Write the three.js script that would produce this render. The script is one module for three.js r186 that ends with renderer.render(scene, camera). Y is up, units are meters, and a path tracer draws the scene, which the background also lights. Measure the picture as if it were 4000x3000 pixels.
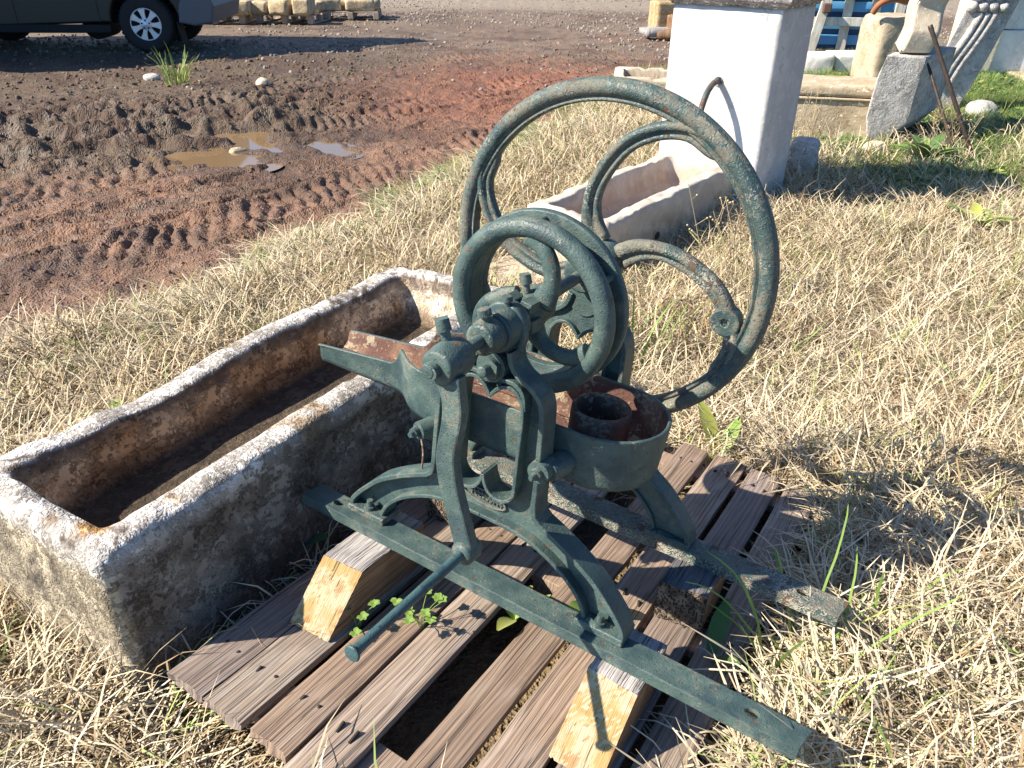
import * as THREE from 'three';
import { Sky } from 'three/addons/objects/Sky.js';
import { RoundedBoxGeometry } from 'three/addons/geometries/RoundedBoxGeometry.js';
import { mergeGeometries, mergeVertices } from 'three/addons/utils/BufferGeometryUtils.js';

// ---------------------------------------------------------------- camera, sky, sun, exposure
const scene = new THREE.Scene();
const camera = new THREE.PerspectiveCamera(53.05, 4 / 3, 0.05, 3000);
camera.position.set(0, 1.5, 0);
camera.rotation.order = 'YXZ';
camera.rotation.set(-Math.PI / 6, 0, 0.8 * Math.PI / 180);
const LIGHT = new THREE.Vector3(1.2, -1, -0.27).normalize();
const sky = new Sky();
sky.name = 'sky'; sky.userData = { kind: 'structure' };
sky.scale.setScalar(2000);
Object.assign(sky.material.uniforms.turbidity, { value: 2.0 });
Object.assign(sky.material.uniforms.rayleigh, { value: 1.4 });
Object.assign(sky.material.uniforms.mieCoefficient, { value: 0.003 });
sky.material.uniforms.mieDirectionalG.value = 0.8;
sky.material.uniforms.sunPosition.value.copy(LIGHT).negate();
scene.add(sky);
scene.environmentIntensity = 0.1;
const sun = new THREE.DirectionalLight(0xfff1dc, 5.0);
sun.position.copy(LIGHT).multiplyScalar(-30).add(new THREE.Vector3(0, 0, -4));
sun.target.position.set(0, 0, -4);
sun.castShadow = true;
sun.shadow.mapSize.set(4096, 4096);
Object.assign(sun.shadow.camera, { left: -16, right: 16, top: 16, bottom: -16, near: 1, far: 70 });
sun.shadow.radius = 1;
scene.add(sun, sun.target);
const renderer = new THREE.WebGLRenderer({ antialias: true });
renderer.setSize(1024, 768);
renderer.toneMapping = THREE.LinearToneMapping;
renderer.toneMappingExposure = 2.25;
renderer.shadowMap.enabled = true;

// ---------------------------------------------------------------- numbers
function rng(seed) { let a = seed >>> 0; return () => { a = (a + 0x6D2B79F5) | 0; let t = Math.imul(a ^ (a >>> 15), 1 | a); t = (t + Math.imul(t ^ (t >>> 7), 61 | t)) ^ t; return ((t ^ (t >>> 14)) >>> 0) / 4294967296; }; }
const R0 = rng(7);
const rr = (a, b, f = R0) => a + (b - a) * f();
const clamp = (x, a = 0, b = 1) => x < a ? a : x > b ? b : x;
const ss = (a, b, x) => { const t = clamp((x - a) / (b - a)); return t * t * (3 - 2 * t); };
const mix = (a, b, t) => a + (b - a) * t;
const mix3 = (a, b, t) => [mix(a[0], b[0], t), mix(a[1], b[1], t), mix(a[2], b[2], t)];
function hsh(i, j, k) { let h = Math.imul(i, 374761393) + Math.imul(j, 668265263) + Math.imul(k, 2147483647 - 1274126177); h = Math.imul(h ^ (h >>> 13), 1274126177); return ((h ^ (h >>> 16)) >>> 0) / 4294967296; }
function vn(x, y, p, q, s) {      // periodic value noise, periods p, q
  const i = Math.floor(x), j = Math.floor(y); let a = x - i, b = y - j; a = a * a * a * (a * (a * 6 - 15) + 10); b = b * b * b * (b * (b * 6 - 15) + 10);
  const i0 = ((i % p) + p) % p, i1 = (i0 + 1) % p, j0 = ((j % q) + q) % q, j1 = (j0 + 1) % q;
  return mix(mix(hsh(i0, j0, s), hsh(i1, j0, s), a), mix(hsh(i0, j1, s), hsh(i1, j1, s), a), b);
}
function fb(u, v, f, o, s, fy = f) { let t = 0, a = 0.5, n = 0; for (let k = 0; k < o; k++) { t += a * vn(u * f, v * fy, f, fy, s + k); n += a; a *= 0.5; f *= 2; fy *= 2; } return t / n; }
const n2 = (x, y, s) => vn(x, y, 100003, 100019, s);
function f2(x, y, o, s) { let t = 0, a = 0.5, n = 0; for (let k = 0; k < o; k++) { t += a * n2(x, y, s + k); n += a; a *= 0.5; x *= 2.03; y *= 2.03; } return t / n; }
function n3(x, y, z, s) { const k = Math.floor(z); let c = z - k; c = c * c * (3 - 2 * c); return mix(n2(x + k * 17.3, y + k * 9.1, s), n2(x + (k + 1) * 17.3, y + (k + 1) * 9.1, s), c); }
function f3(x, y, z, o, s) { let t = 0, a = 0.5, n = 0; for (let k = 0; k < o; k++) { t += a * n3(x, y, z, s + k); n += a; a *= 0.5; x *= 2.03; y *= 2.03; z *= 2.03; } return t / n; }

// ---------------------------------------------------------------- textures (colour, grain, wear only)
const sb = c => Math.round(255 * (c <= 0.0031308 ? 12.92 * c : 1.055 * Math.pow(clamp(c), 1 / 2.4) - 0.055));
function textures(w, h, fn, size, sizeY = size) {       // fn(u, v) -> [r, g, b, height, roughness] in linear values
  const c = new Uint8Array(w * h * 4), b = new Uint8Array(w * h * 4), ro = new Uint8Array(w * h * 4);
  for (let j = 0; j < h; j++) for (let i = 0; i < w; i++) {
    const t = fn(i / w, j / h), k = (j * w + i) * 4;
    c[k] = sb(t[0]); c[k + 1] = sb(t[1]); c[k + 2] = sb(t[2]); c[k + 3] = 255;
    b[k] = b[k + 1] = b[k + 2] = Math.round(255 * clamp(t[3])); b[k + 3] = 255;
    ro[k] = ro[k + 1] = ro[k + 2] = Math.round(255 * clamp(t[4] ?? 0.8)); ro[k + 3] = 255;
  }
  const mk = (d, srgb) => { const x = new THREE.DataTexture(d, w, h, THREE.RGBAFormat); x.wrapS = x.wrapT = THREE.RepeatWrapping; x.magFilter = THREE.LinearFilter; x.minFilter = THREE.LinearMipmapLinearFilter; x.generateMipmaps = true; if (srgb) x.colorSpace = THREE.SRGBColorSpace; x.repeat.set(1 / size, 1 / sizeY); x.needsUpdate = true; return x; };
  return { map: mk(c, true), bumpMap: mk(b, false), roughnessMap: mk(ro, false) };
}
const std = (t, o = {}) => new THREE.MeshStandardMaterial({ roughness: 1, metalness: 0, side: THREE.DoubleSide, ...(t || {}), ...o });

function ironTex(dust, lichen, rust, seed) {
  return textures(768, 768, (u, v) => {
    const a = fb(u, v, 4, 5, seed), b = fb(u, v, 9, 4, seed + 11), c = fb(u, v, 40, 3, seed + 23), d = fb(u, v, 110, 2, seed + 31);
    let col = mix3([0.046, 0.08, 0.078], [0.088, 0.136, 0.124], ss(0.3, 0.7, a * 0.6 + b * 0.4));
    col = mix3(col, [0.02, 0.045, 0.06], 0.5 * ss(0.55, 0.75, fb(u, v, 6, 3, seed + 5)));
    const dm = ss(1 - dust, 1.12 - dust, a * 0.45 + c * 0.35 + b * 0.25);
    col = mix3(col, [0.165, 0.15, 0.118], dm * 0.75);
    const lm = ss(1 - lichen, 1.05 - lichen, fb(u, v, 5, 4, seed + 41) * 0.55 + d * 0.5);
    col = mix3(col, [0.36, 0.345, 0.285], lm * 0.9);
    const rm = ss(1 - rust, 1.04 - rust, fb(u, v, 14, 4, seed + 51) * 0.7 + c * 0.35);
    col = mix3(col, [0.135, 0.072, 0.045], rm * 0.85);
    const pit = ss(0.62, 0.78, d * 0.7 + c * 0.35);
    col = mix3(col, [0.018, 0.03, 0.032], pit * 0.55);
    return [...col, 0.5 + (c - 0.5) * 0.5 + (d - 0.5) * 0.5 - pit * 0.5 - rm * 0.25 + lm * 0.3, 0.5 + dm * 0.35 + rm * 0.3 + lm * 0.35 + (b - 0.5) * 0.25];
  }, 0.3);
}
const IRON = std(ironTex(0.44, 0.2, 0.24, 3), { bumpScale: 0.0016 });
const IRON_DUSTY = std(ironTex(0.56, 0.3, 0.25, 61), { bumpScale: 0.0025 });
const IRON_CRUST = std(ironTex(0.5, 0.44, 0.33, 91), { bumpScale: 0.004 });
const IRON_BLUE = std(ironTex(0.3, 0.2, 0.26, 131), { bumpScale: 0.0012, color: new THREE.Color().setRGB(0.62, 0.86, 1.0) });
const RUST = std(textures(512, 512, (u, v) => {
  const a = fb(u, v, 4, 5, 201), c = fb(u, v, 40, 3, 207), d = fb(u, v, 100, 2, 211);
  let col = mix3([0.105, 0.052, 0.04], [0.2, 0.115, 0.075], ss(0.3, 0.7, a));
  col = mix3(col, [0.32, 0.27, 0.19], ss(0.56, 0.75, c * 0.5 + fb(u, v, 7, 3, 222) * 0.55));
  col = mix3(col, [0.05, 0.026, 0.022], 0.7 * ss(0.6, 0.8, d * 0.7 + c * 0.3));
  return [...col, 0.5 + (c - 0.5) * 0.7 + (d - 0.5) * 0.5, 0.9];
}, 0.25), { bumpScale: 0.0018 });

function woodTex(base, dark, pale, seed, ring = 14) {
  return textures(512, 1024, (u, v) => {
    const wob = fb(u, v, 3, 3, seed, 2) * 0.5, kn = 0;
    const x = u + 0.1 * (wob - 0.25) + kn;
    const g = fb(x, v, ring * 3, 3, seed + 3, 2), fine = fb(x, v, 128, 2, seed + 9, 6), big = fb(u, v, 5, 3, seed + 15, 3);
    const ringv = 0.5 + 0.5 * Math.sin((x * ring + 1.2 * fb(u, v, 6, 2, seed + 19, 2)) * 6.2832);
    let col = mix3(base, dark, 0.42 * ss(0.4, 0.95, ringv * 0.5 + g * 0.6));
    col = mix3(col, pale, 0.55 * ss(0.5, 0.75, big));
    const crack = ss(0.66, 0.75, fb(x, v, 60, 2, seed + 29, 2) * 0.75 + fine * 0.25);
    col = mix3(col, [dark[0] * 0.35, dark[1] * 0.35, dark[2] * 0.35], crack * 0.7);
    const st = ss(0.55, 0.8, fb(u, v, 4, 4, seed + 35, 6));
    col = mix3(col, [dark[0] * 0.8, dark[1] * 0.8, dark[2] * 0.85], st * 0.3);
    return [...col, 0.55 + (g - 0.5) * 0.5 + (ringv - 0.5) * 0.25 + (fine - 0.5) * 0.4 - crack * 0.6, 0.85];
  }, 0.2, 0.55);
}
const WOOD_T = woodTex([0.29, 0.235, 0.19], [0.14, 0.108, 0.084], [0.37, 0.33, 0.29], 301);
const woods = [[1, 1, 1], [0.82, 0.8, 0.85], [1.08, 1.0, 0.94], [0.86, 0.78, 0.72], [1.12, 1.1, 1.1], [0.95, 0.85, 0.78]].map(c => std(WOOD_T, { bumpScale: 0.003, color: new THREE.Color().setRGB(...c) }));
const WOOD_GREY = std(woodTex([0.36, 0.34, 0.33], [0.13, 0.12, 0.12], [0.46, 0.44, 0.42], 331, 10), { bumpScale: 0.006 });
const WOOD_SIDE = std(woodTex([0.26, 0.15, 0.085], [0.09, 0.045, 0.025], [0.36, 0.24, 0.14], 351, 12), { bumpScale: 0.005 });
const CUT = std(textures(512, 512, (u, v) => {
  const a = fb(u, v, 3, 4, 401), line = fb(u, v, 90, 2, 405, 4), c = fb(u, v, 60, 2, 409);
  let col = mix3([0.36, 0.24, 0.095], [0.42, 0.35, 0.23], ss(0.38, 0.62, a));
  col = mix3(col, [0.28, 0.13, 0.035], 0.7 * ss(0.55, 0.75, fb(u, v, 4, 3, 417)));
  col = mix3(col, [0.2, 0.12, 0.05], 0.3 * ss(0.6, 0.76, line * 0.8 + c * 0.2));
  const ck = ss(0.78, 0.83, fb(u, v, 22, 2, 433, 2)); col = mix3(col, [0.07, 0.045, 0.025], ck * 0.8);
  return [...col, 0.6 + (line - 0.5) * 0.5 - ck * 0.5, 0.85];
}, 0.14), { bumpScale: 0.0025 });
const CUT_GREY = std(textures(256, 256, (u, v) => {
  const a = fb(u, v, 5, 4, 451), c = fb(u, v, 40, 3, 455), l = fb(u, v, 34, 2, 459, 20);
  let col = mix3([0.12, 0.09, 0.065], [0.26, 0.21, 0.155], ss(0.35, 0.7, a));
  const ck = ss(0.55, 0.66, l); col = mix3(col, [0.03, 0.022, 0.018], ck);
  return [...col, 0.6 + (c - 0.5) * 0.6 - ck * 0.6, 0.95];
}, 0.12), { bumpScale: 0.006 });

function stoneTex(c0, c1, spot, spotAmt, seed, size, dark = [0.05, 0.045, 0.04], darkAmt = 0.3) {
  return textures(640, 640, (u, v) => {
    const a = fb(u, v, 4, 5, seed), b = fb(u, v, 22, 4, seed + 7), d = fb(u, v, 90, 2, seed + 13);
    let col = mix3(c0, c1, ss(0.3, 0.7, a * 0.6 + b * 0.4));
    const dk = ss(1 - darkAmt, 1.1 - darkAmt, fb(u, v, 9, 4, seed + 19) * 0.5 + d * 0.5); col = mix3(col, dark, dk * 0.75);
    const sp = ss(1 - spotAmt, 1.06 - spotAmt, fb(u, v, 34, 3, seed + 29) * 0.65 + fb(u, v, 8, 3, seed + 33) * 0.4); col = mix3(col, spot, sp);
    return [...col, 0.5 + (b - 0.5) * 0.8 + (d - 0.5) * 0.6 - dk * 0.25 + sp * 0.15, 0.95];
  }, size);
}
const LICHEN_T = stoneTex([0.52, 0.51, 0.5], [0.78, 0.77, 0.76], [1, 1, 1], 0.42, 501, 0.42, [0.24, 0.22, 0.2], 0.48);
const STONE_V = std(LICHEN_T, { bumpScale: 0.007, vertexColors: true });
const MARBLE_V = std(stoneTex([0.86, 0.84, 0.82], [1, 1, 1], [1, 1, 1], 0.2, 531, 0.6, [0.7, 0.66, 0.6], 0.34), { bumpScale: 0.002, vertexColors: true });
const WHITE_STONE = std(stoneTex([0.62, 0.6, 0.56], [0.78, 0.76, 0.72], [0.8, 0.78, 0.74], 0.25, 551, 0.9, [0.4, 0.37, 0.32], 0.34), { bumpScale: 0.002 });
const PILLAR = std(stoneTex([0.46, 0.45, 0.45], [0.58, 0.57, 0.56], [0.64, 0.63, 0.62], 0.28, 571, 1.1, [0.3, 0.29, 0.3], 0.34), { bumpScale: 0.0012 });
const PILLAR_CAP = std(stoneTex([0.22, 0.2, 0.2], [0.42, 0.4, 0.4], [0.75, 0.74, 0.72], 0.36, 591, 0.4, [0.06, 0.055, 0.055], 0.45), { bumpScale: 0.005 });
const GRANITE = std(stoneTex([0.4, 0.385, 0.36], [0.56, 0.54, 0.51], [0.64, 0.62, 0.6], 0.36, 611, 0.35, [0.16, 0.145, 0.125], 0.44), { bumpScale: 0.008 });
const BEIGE = std(stoneTex([0.34, 0.27, 0.18], [0.46, 0.385, 0.28], [0.66, 0.6, 0.5], 0.3, 631, 0.8, [0.2, 0.14, 0.09], 0.38), { bumpScale: 0.004 });
const CREAM = std(stoneTex([0.5, 0.43, 0.32], [0.6, 0.54, 0.42], [0.78, 0.74, 0.64], 0.25, 651, 0.7, [0.42, 0.36, 0.28], 0.3), { bumpScale: 0.003 });
const LIMESTONE = std(stoneTex([0.42, 0.33, 0.2], [0.58, 0.49, 0.33], [0.62, 0.56, 0.42], 0.3, 671, 0.6, [0.2, 0.15, 0.1], 0.4), { bumpScale: 0.008 });
const PLAIN = (r, g, b, ro = 0.8, o = {}) => std(null, { color: new THREE.Color().setRGB(r, g, b), roughness: ro, ...o });

// ---------------------------------------------------------------- builders
const V3 = (x, y, z) => new THREE.Vector3(x, y, z);
const used = {};
function numbered(n) { used[n] = (used[n] ?? -1) + 1; return used[n] ? `${n}_${String(used[n]).padStart(3, '0')}` : n; }
function boxUV(g, off = [0, 0]) {         // cube projection in metres
  g = g.index ? g.toNonIndexed() : g;
  const p = g.attributes.position, uv = new Float32Array(p.count * 2), a = V3(), b = V3(), c = V3();
  for (let i = 0; i < p.count; i += 3) {
    a.fromBufferAttribute(p, i); b.fromBufferAttribute(p, i + 1); c.fromBufferAttribute(p, i + 2);
    const n = b.clone().sub(a).cross(c.clone().sub(a)), x = Math.abs(n.x), y = Math.abs(n.y), z = Math.abs(n.z);
    [a, b, c].forEach((q, k) => {
      const t = y >= x && y >= z ? [q.x, q.z] : x >= z ? [q.y, q.z] : [q.x, q.y];
      uv[(i + k) * 2] = t[0] + off[0]; uv[(i + k) * 2 + 1] = t[1] + off[1];
    });
  }
  g.setAttribute('uv', new THREE.BufferAttribute(uv, 2));
  return g;
}
function strip(gs) { return gs.map(g => { g = g.index ? g.toNonIndexed() : g; const o = new THREE.BufferGeometry(); for (const k of ['position', 'normal', 'uv']) if (g.attributes[k]) o.setAttribute(k, g.attributes[k]); if (!o.attributes.uv) o.setAttribute('uv', new THREE.BufferAttribute(new Float32Array(o.attributes.position.count * 2), 2)); if (!o.attributes.normal) o.computeVertexNormals(); return o; }); }
function part(name, geos, mat, parent, off) {
  geos = Array.isArray(geos) ? geos : [geos];
  const g = boxUV(geos.length > 1 ? mergeGeometries(strip(geos)) : strip(geos)[0], off ?? [rr(0, 3), rr(0, 3)]);
  const m = new THREE.Mesh(g, mat); m.name = parent === scene ? numbered(name) : name; m.castShadow = m.receiveShadow = true;
  if (parent) parent.add(m);
  return m;
}
function thing(name, label, category, pos = [0, 0, 0], turn = 0, group) {
  const o = new THREE.Group(); o.name = numbered(name); o.position.set(...pos); o.rotation.y = turn;
  o.userData = { label, category }; if (group) o.userData.group = group;
  scene.add(o); return o;
}
function tag(o, label, category, group) { o.userData = { ...o.userData, label, category }; if (group) o.userData.group = group; return o; }
function struct(o, kind = 'structure') { o.userData.kind = kind; return o; }
function cyl(a, b, r0, r1 = r0, seg = 20) {
  const d = b.clone().sub(a), g = new THREE.CylinderGeometry(r1, r0, d.length(), seg, 1);
  g.applyQuaternion(new THREE.Quaternion().setFromUnitVectors(V3(0, 1, 0), d.normalize()));
  return g.translate((a.x + b.x) / 2, (a.y + b.y) / 2, (a.z + b.z) / 2);
}
function rod(a, b, prof, seg = 22) {      // lathe along a-b; prof = [[t along in metres, r], ...]
  const g = new THREE.LatheGeometry(prof.map(([t, r]) => new THREE.Vector2(Math.max(r, 1e-4), t)), seg);
  g.applyQuaternion(new THREE.Quaternion().setFromUnitVectors(V3(0, 1, 0), b.clone().sub(a).normalize()));
  return g.translate(a.x, a.y, a.z);
}
function tube(pts, r, seg = 24, rad = 8) { return new THREE.TubeGeometry(new THREE.CatmullRomCurve3(pts), seg, r, rad); }
function rbox(w, h, d, r = 0.004, s = 2) { return new RoundedBoxGeometry(w, h, d, s, Math.min(r, w / 2.01, h / 2.01, d / 2.01)); }
function rock(g, amp, freq, seed) {       // pushes a closed surface about along its normals
  g = mergeVertices((() => { const o = new THREE.BufferGeometry(); o.setAttribute('position', g.attributes.position); if (g.index) o.setIndex(g.index); return o; })(), 1e-4);
  g.computeVertexNormals();
  const p = g.attributes.position, n = g.attributes.normal;
  for (let i = 0; i < p.count; i++) {
    const x = p.getX(i), y = p.getY(i), z = p.getZ(i), d = amp * (f3(x * freq + 50, y * freq + 50, z * freq + 50, 4, seed) - 0.5) * 2;
    p.setXYZ(i, x + n.getX(i) * d, y + n.getY(i) * d, z + n.getZ(i) * d);
  }
  g.computeVertexNormals(); return g;
}
function blockGeo(w, h, d, r, amp, freq, seed, cell = 0.04) {
  const n = k => clamp(Math.round(k / cell), 2, 40);
  const g = new THREE.BoxGeometry(w, h, d, n(w), n(h), n(d)), p = g.attributes.position;
  for (let i = 0; i < p.count; i++) {    // rounded edges
    const q = V3().fromBufferAttribute(p, i), c = V3(clamp(q.x, -w / 2 + r, w / 2 - r), clamp(q.y, -h / 2 + r, h / 2 - r), clamp(q.z, -d / 2 + r, d / 2 - r));
    const e = q.clone().sub(c); if (e.length() > r) e.setLength(r);
    p.setXYZ(i, c.x + e.x, c.y + e.y, c.z + e.z);
  }
  return rock(g, amp, freq, seed);
}
function smooth(pts, n, closed = false) { return new THREE.CatmullRomCurve3(pts.map(p => V3(p[0], p[1], 0)), closed, 'centripetal').getPoints(n).map(p => [p.x, p.y]); }
function offsetLine(pts, d, closed) {
  const n = pts.length;
  return pts.map((p, i) => {
    const a = pts[closed ? (i + n - 1) % n : Math.max(0, i - 1)], b = pts[closed ? (i + 1) % n : Math.min(n - 1, i + 1)];
    let x = b[0] - a[0], y = b[1] - a[1]; const l = Math.hypot(x, y) || 1; x /= l; y /= l; const k = typeof d === 'function' ? d(i / (n - 1)) : d;
    return [p[0] - y * k, p[1] + x * k];
  });
}
function ribbonShape(pts, t) { const a = offsetLine(pts, typeof t === 'function' ? s => t(s) / 2 : t / 2), b = offsetLine(pts, typeof t === 'function' ? s => -t(s) / 2 : -t / 2); return new THREE.Shape([...a, ...b.reverse()].map(p => new THREE.Vector2(...p))); }
function extrude(shape, depth, bevel = 0.0025, seg = 2) { return new THREE.ExtrudeGeometry(shape, { depth: depth - 2 * bevel, bevelEnabled: bevel > 0, bevelThickness: bevel, bevelSize: bevel * 0.8, bevelOffset: -bevel * 0.8, bevelSegments: seg, curveSegments: 16, steps: 1 }).translate(0, 0, bevel); }
// rings of the same point count joined into one skin; rings = [[V3...], ...]; closed round, ends capped when cap0 / cap1
function skin(rings, { cap0 = false, cap1 = false, open = false } = {}) {
  const n = rings[0].length, pos = [], idx = [];
  rings.forEach(r => r.forEach(p => pos.push(p.x, p.y, p.z)));
  const m = open ? n - 1 : n;
  for (let k = 0; k + 1 < rings.length; k++) for (let i = 0; i < m; i++) { const a = k * n + i, b = k * n + (i + 1) % n, c = a + n, d = b + n; idx.push(a, b, d, a, d, c); }
  const cap = (k, f) => { const c = V3(); rings[k].forEach(p => c.add(p)); c.multiplyScalar(1 / n); const ci = pos.length / 3; pos.push(c.x, c.y, c.z); for (let i = 0; i < n; i++) idx.push(...(f ? [ci, k * n + (i + 1) % n, k * n + i] : [ci, k * n + i, k * n + (i + 1) % n])); };
  if (cap0) cap(0, true); if (cap1) cap(rings.length - 1, false);
  const g = new THREE.BufferGeometry(); g.setAttribute('position', new THREE.Float32BufferAttribute(pos, 3)); g.setIndex(idx); g.computeVertexNormals(); return g;
}
function rrect(cx, cz, a, b, r, y, nx, nz, nc = 5) {     // rounded rectangle ring, half sizes a, b
  const out = [], q = Math.min(r, a * 0.99, b * 0.99);
  const line = (x0, z0, x1, z1, n) => { for (let i = 0; i < n; i++) out.push(V3(cx + mix(x0, x1, i / n), y, cz + mix(z0, z1, i / n))); };
  const arc = (x, z, t0) => { for (let i = 0; i < nc; i++) { const t = t0 + (i / nc) * Math.PI / 2; out.push(V3(cx + x + q * Math.cos(t), y, cz + z + q * Math.sin(t))); } };
  line(a - q, -b, -a + q, -b, nx); out.reverse(); // start consistent below
  out.length = 0;
  arc(a - q, b - q, 0); line(a - q, b, -a + q, b, nx); arc(-a + q, b - q, Math.PI / 2); line(-a, b - q, -a, -b + q, nz);
  arc(-a + q, -b + q, Math.PI); line(-a + q, -b, a - q, -b, nx); arc(a - q, -b + q, 1.5 * Math.PI); line(a, -b + q, a, b - q, nz);
  return out;
}
// hollow stone basin: levels = [[y, halfX, halfZ, cornerR, cx, cz], ...] from outer foot over the rim to the floor centre
function basinGeo(levels0, nx, nz, amp, freq, seed, color, step = 0.016) {
  const levels = [];
  levels0.forEach((l, i) => { levels.push(l); const m = levels0[i + 1]; if (m) { const n = Math.floor(Math.max(Math.abs(l[0] - m[0]), Math.abs(l[1] - m[1]), Math.abs(l[2] - m[2])) / step); for (let k = 1; k < n; k++) { const t = k / n; levels.push([0, 1, 2, 3, 4, 5, 6].map(q => (l[q] === undefined && m[q] === undefined) ? undefined : q === 6 ? (l[6] ?? m[6]) : mix(l[q] || 0, m[q] || 0, t))); } } });
  const zone = levels.map(l => { let b = 0; levels0.forEach((q, i) => { if (q === l) b = i; }); return b; }); for (let i = 1; i < zone.length; i++) if (!levels0.includes(levels[i])) zone[i] = zone[i - 1];
  const g = skin(levels.map(l => rrect(l[4] || 0, l[5] || 0, l[1], l[2], l[3], l[0], nx, nz)), { cap1: true });
  const p = g.attributes.position, n = g.attributes.normal, col = new Float32Array(p.count * 3), per = levels.length ? rrect(0, 0, 1, 1, 0.1, 0, nx, nz).length : 1;
  for (let i = 0; i < p.count; i++) {
    const x = p.getX(i), y = p.getY(i), z = p.getZ(i), k = Math.min(levels.length - 1, Math.floor(i / per)), am = levels[k][6] ?? amp;
    const d = am * ((f3(x * freq + 31, y * freq + 31, z * freq + 31, 4, seed) - 0.5) * 2);
    p.setXYZ(i, x + n.getX(i) * d, y + n.getY(i) * d, z + n.getZ(i) * d);
    if (color) col.set(color(x, y, z, zone[k]), i * 3);
  }
  if (color) g.setAttribute('color', new THREE.BufferAttribute(col, 3));
  g.computeVertexNormals(); return g;
}
function colored(name, g, mat, parent) {   // keeps vertex colours; cube-projected uv
  g = g.toNonIndexed(); boxUV(g); const m = new THREE.Mesh(g, mat); m.name = parent === scene ? numbered(name) : name; m.castShadow = m.receiveShadow = true; parent.add(m); return m;
}
// ---------------------------------------------------------------- machine and pallet frame (u along the bars, w up, v along the crankshaft)
const FU = V3(0.8495, -0.0466, 0.5256).normalize(), FV = V3(0.5211, -0.0821, -0.8495), FW = V3();
FV.addScaledVector(FU, -FV.dot(FU)).normalize(); FW.copy(FU).cross(FV).normalize();
const FQ = V3(0.9233, 0.0800, -1.8349);
const frameQ = new THREE.Quaternion().setFromRotationMatrix(new THREE.Matrix4().makeBasis(FU, FW, FV.clone().negate()));
const fw = (u, v, w) => FQ.clone().addScaledVector(FU, u).addScaledVector(FV, v).addScaledVector(FW, w);
function toFrame(x, y, z) { const d = V3(x, y, z).sub(FQ); return [d.dot(FU), d.dot(FV), d.dot(FW)]; }
// trough frame
const TA = V3(0.513, 0, -0.8584).normalize(), TB = V3(0.8584, 0, 0.513).normalize(), TO = V3(-0.7595, 0, -1.0555);
const toTrough = (x, z) => [(x - TO.x) * TA.x + (z - TO.z) * TA.z, (x - TO.x) * TB.x + (z - TO.z) * TB.z];

// ---------------------------------------------------------------- the ground: one sheet, mud yard on the left, soil under grass on the right
const EDGE = [[-9, 2.6], [-4.5, -1.4], [-2.9, -2.55], [-2.27, -3.0], [-1.8, -3.38], [-1.5, -3.95], [-1.26, -4.3], [-0.94, -4.95], [-0.42, -6.2], [0.1, -7.3], [0.42, -8.3], [1.34, -10.6], [3.2, -12.6], [9, -17], [40, -40]];
function edgeX(z) { for (let i = 0; i + 1 < EDGE.length; i++) { const a = EDGE[i], b = EDGE[i + 1]; if (z <= a[1] && z >= b[1]) return mix(a[0], b[0], (z - a[1]) / (b[1] - a[1])); } return z > 2.6 ? -9 : 40; }
const mudMask = (x, z) => ss(0.22, -0.3, x - edgeX(z) - 0.16 + (f2(x * 2.2, z * 2.2, 3, 900) - 0.5) * 0.7);     // 1 in the mud
function puddleD(x, z) {
  const k = (cx, cz, a, b, t) => { const X = (x - cx) * Math.cos(t) + (z - cz) * Math.sin(t), Y = -(x - cx) * Math.sin(t) + (z - cz) * Math.cos(t); return Math.hypot(X / a, Y / b); };
  return Math.min(k(-2.36, -6.12, 0.4, 0.2, 0.5), k(-2.3, -6.75, 0.42, 0.16, 0.65), k(-1.55, -6.55, 0.3, 0.1, 0.9), k(-1.75, -5.85, 0.2, 0.08, 0.9)) + (f2(x * 7, z * 7, 2, 950) - 0.5) * 0.9;
}
const WATER = -0.03;
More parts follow.
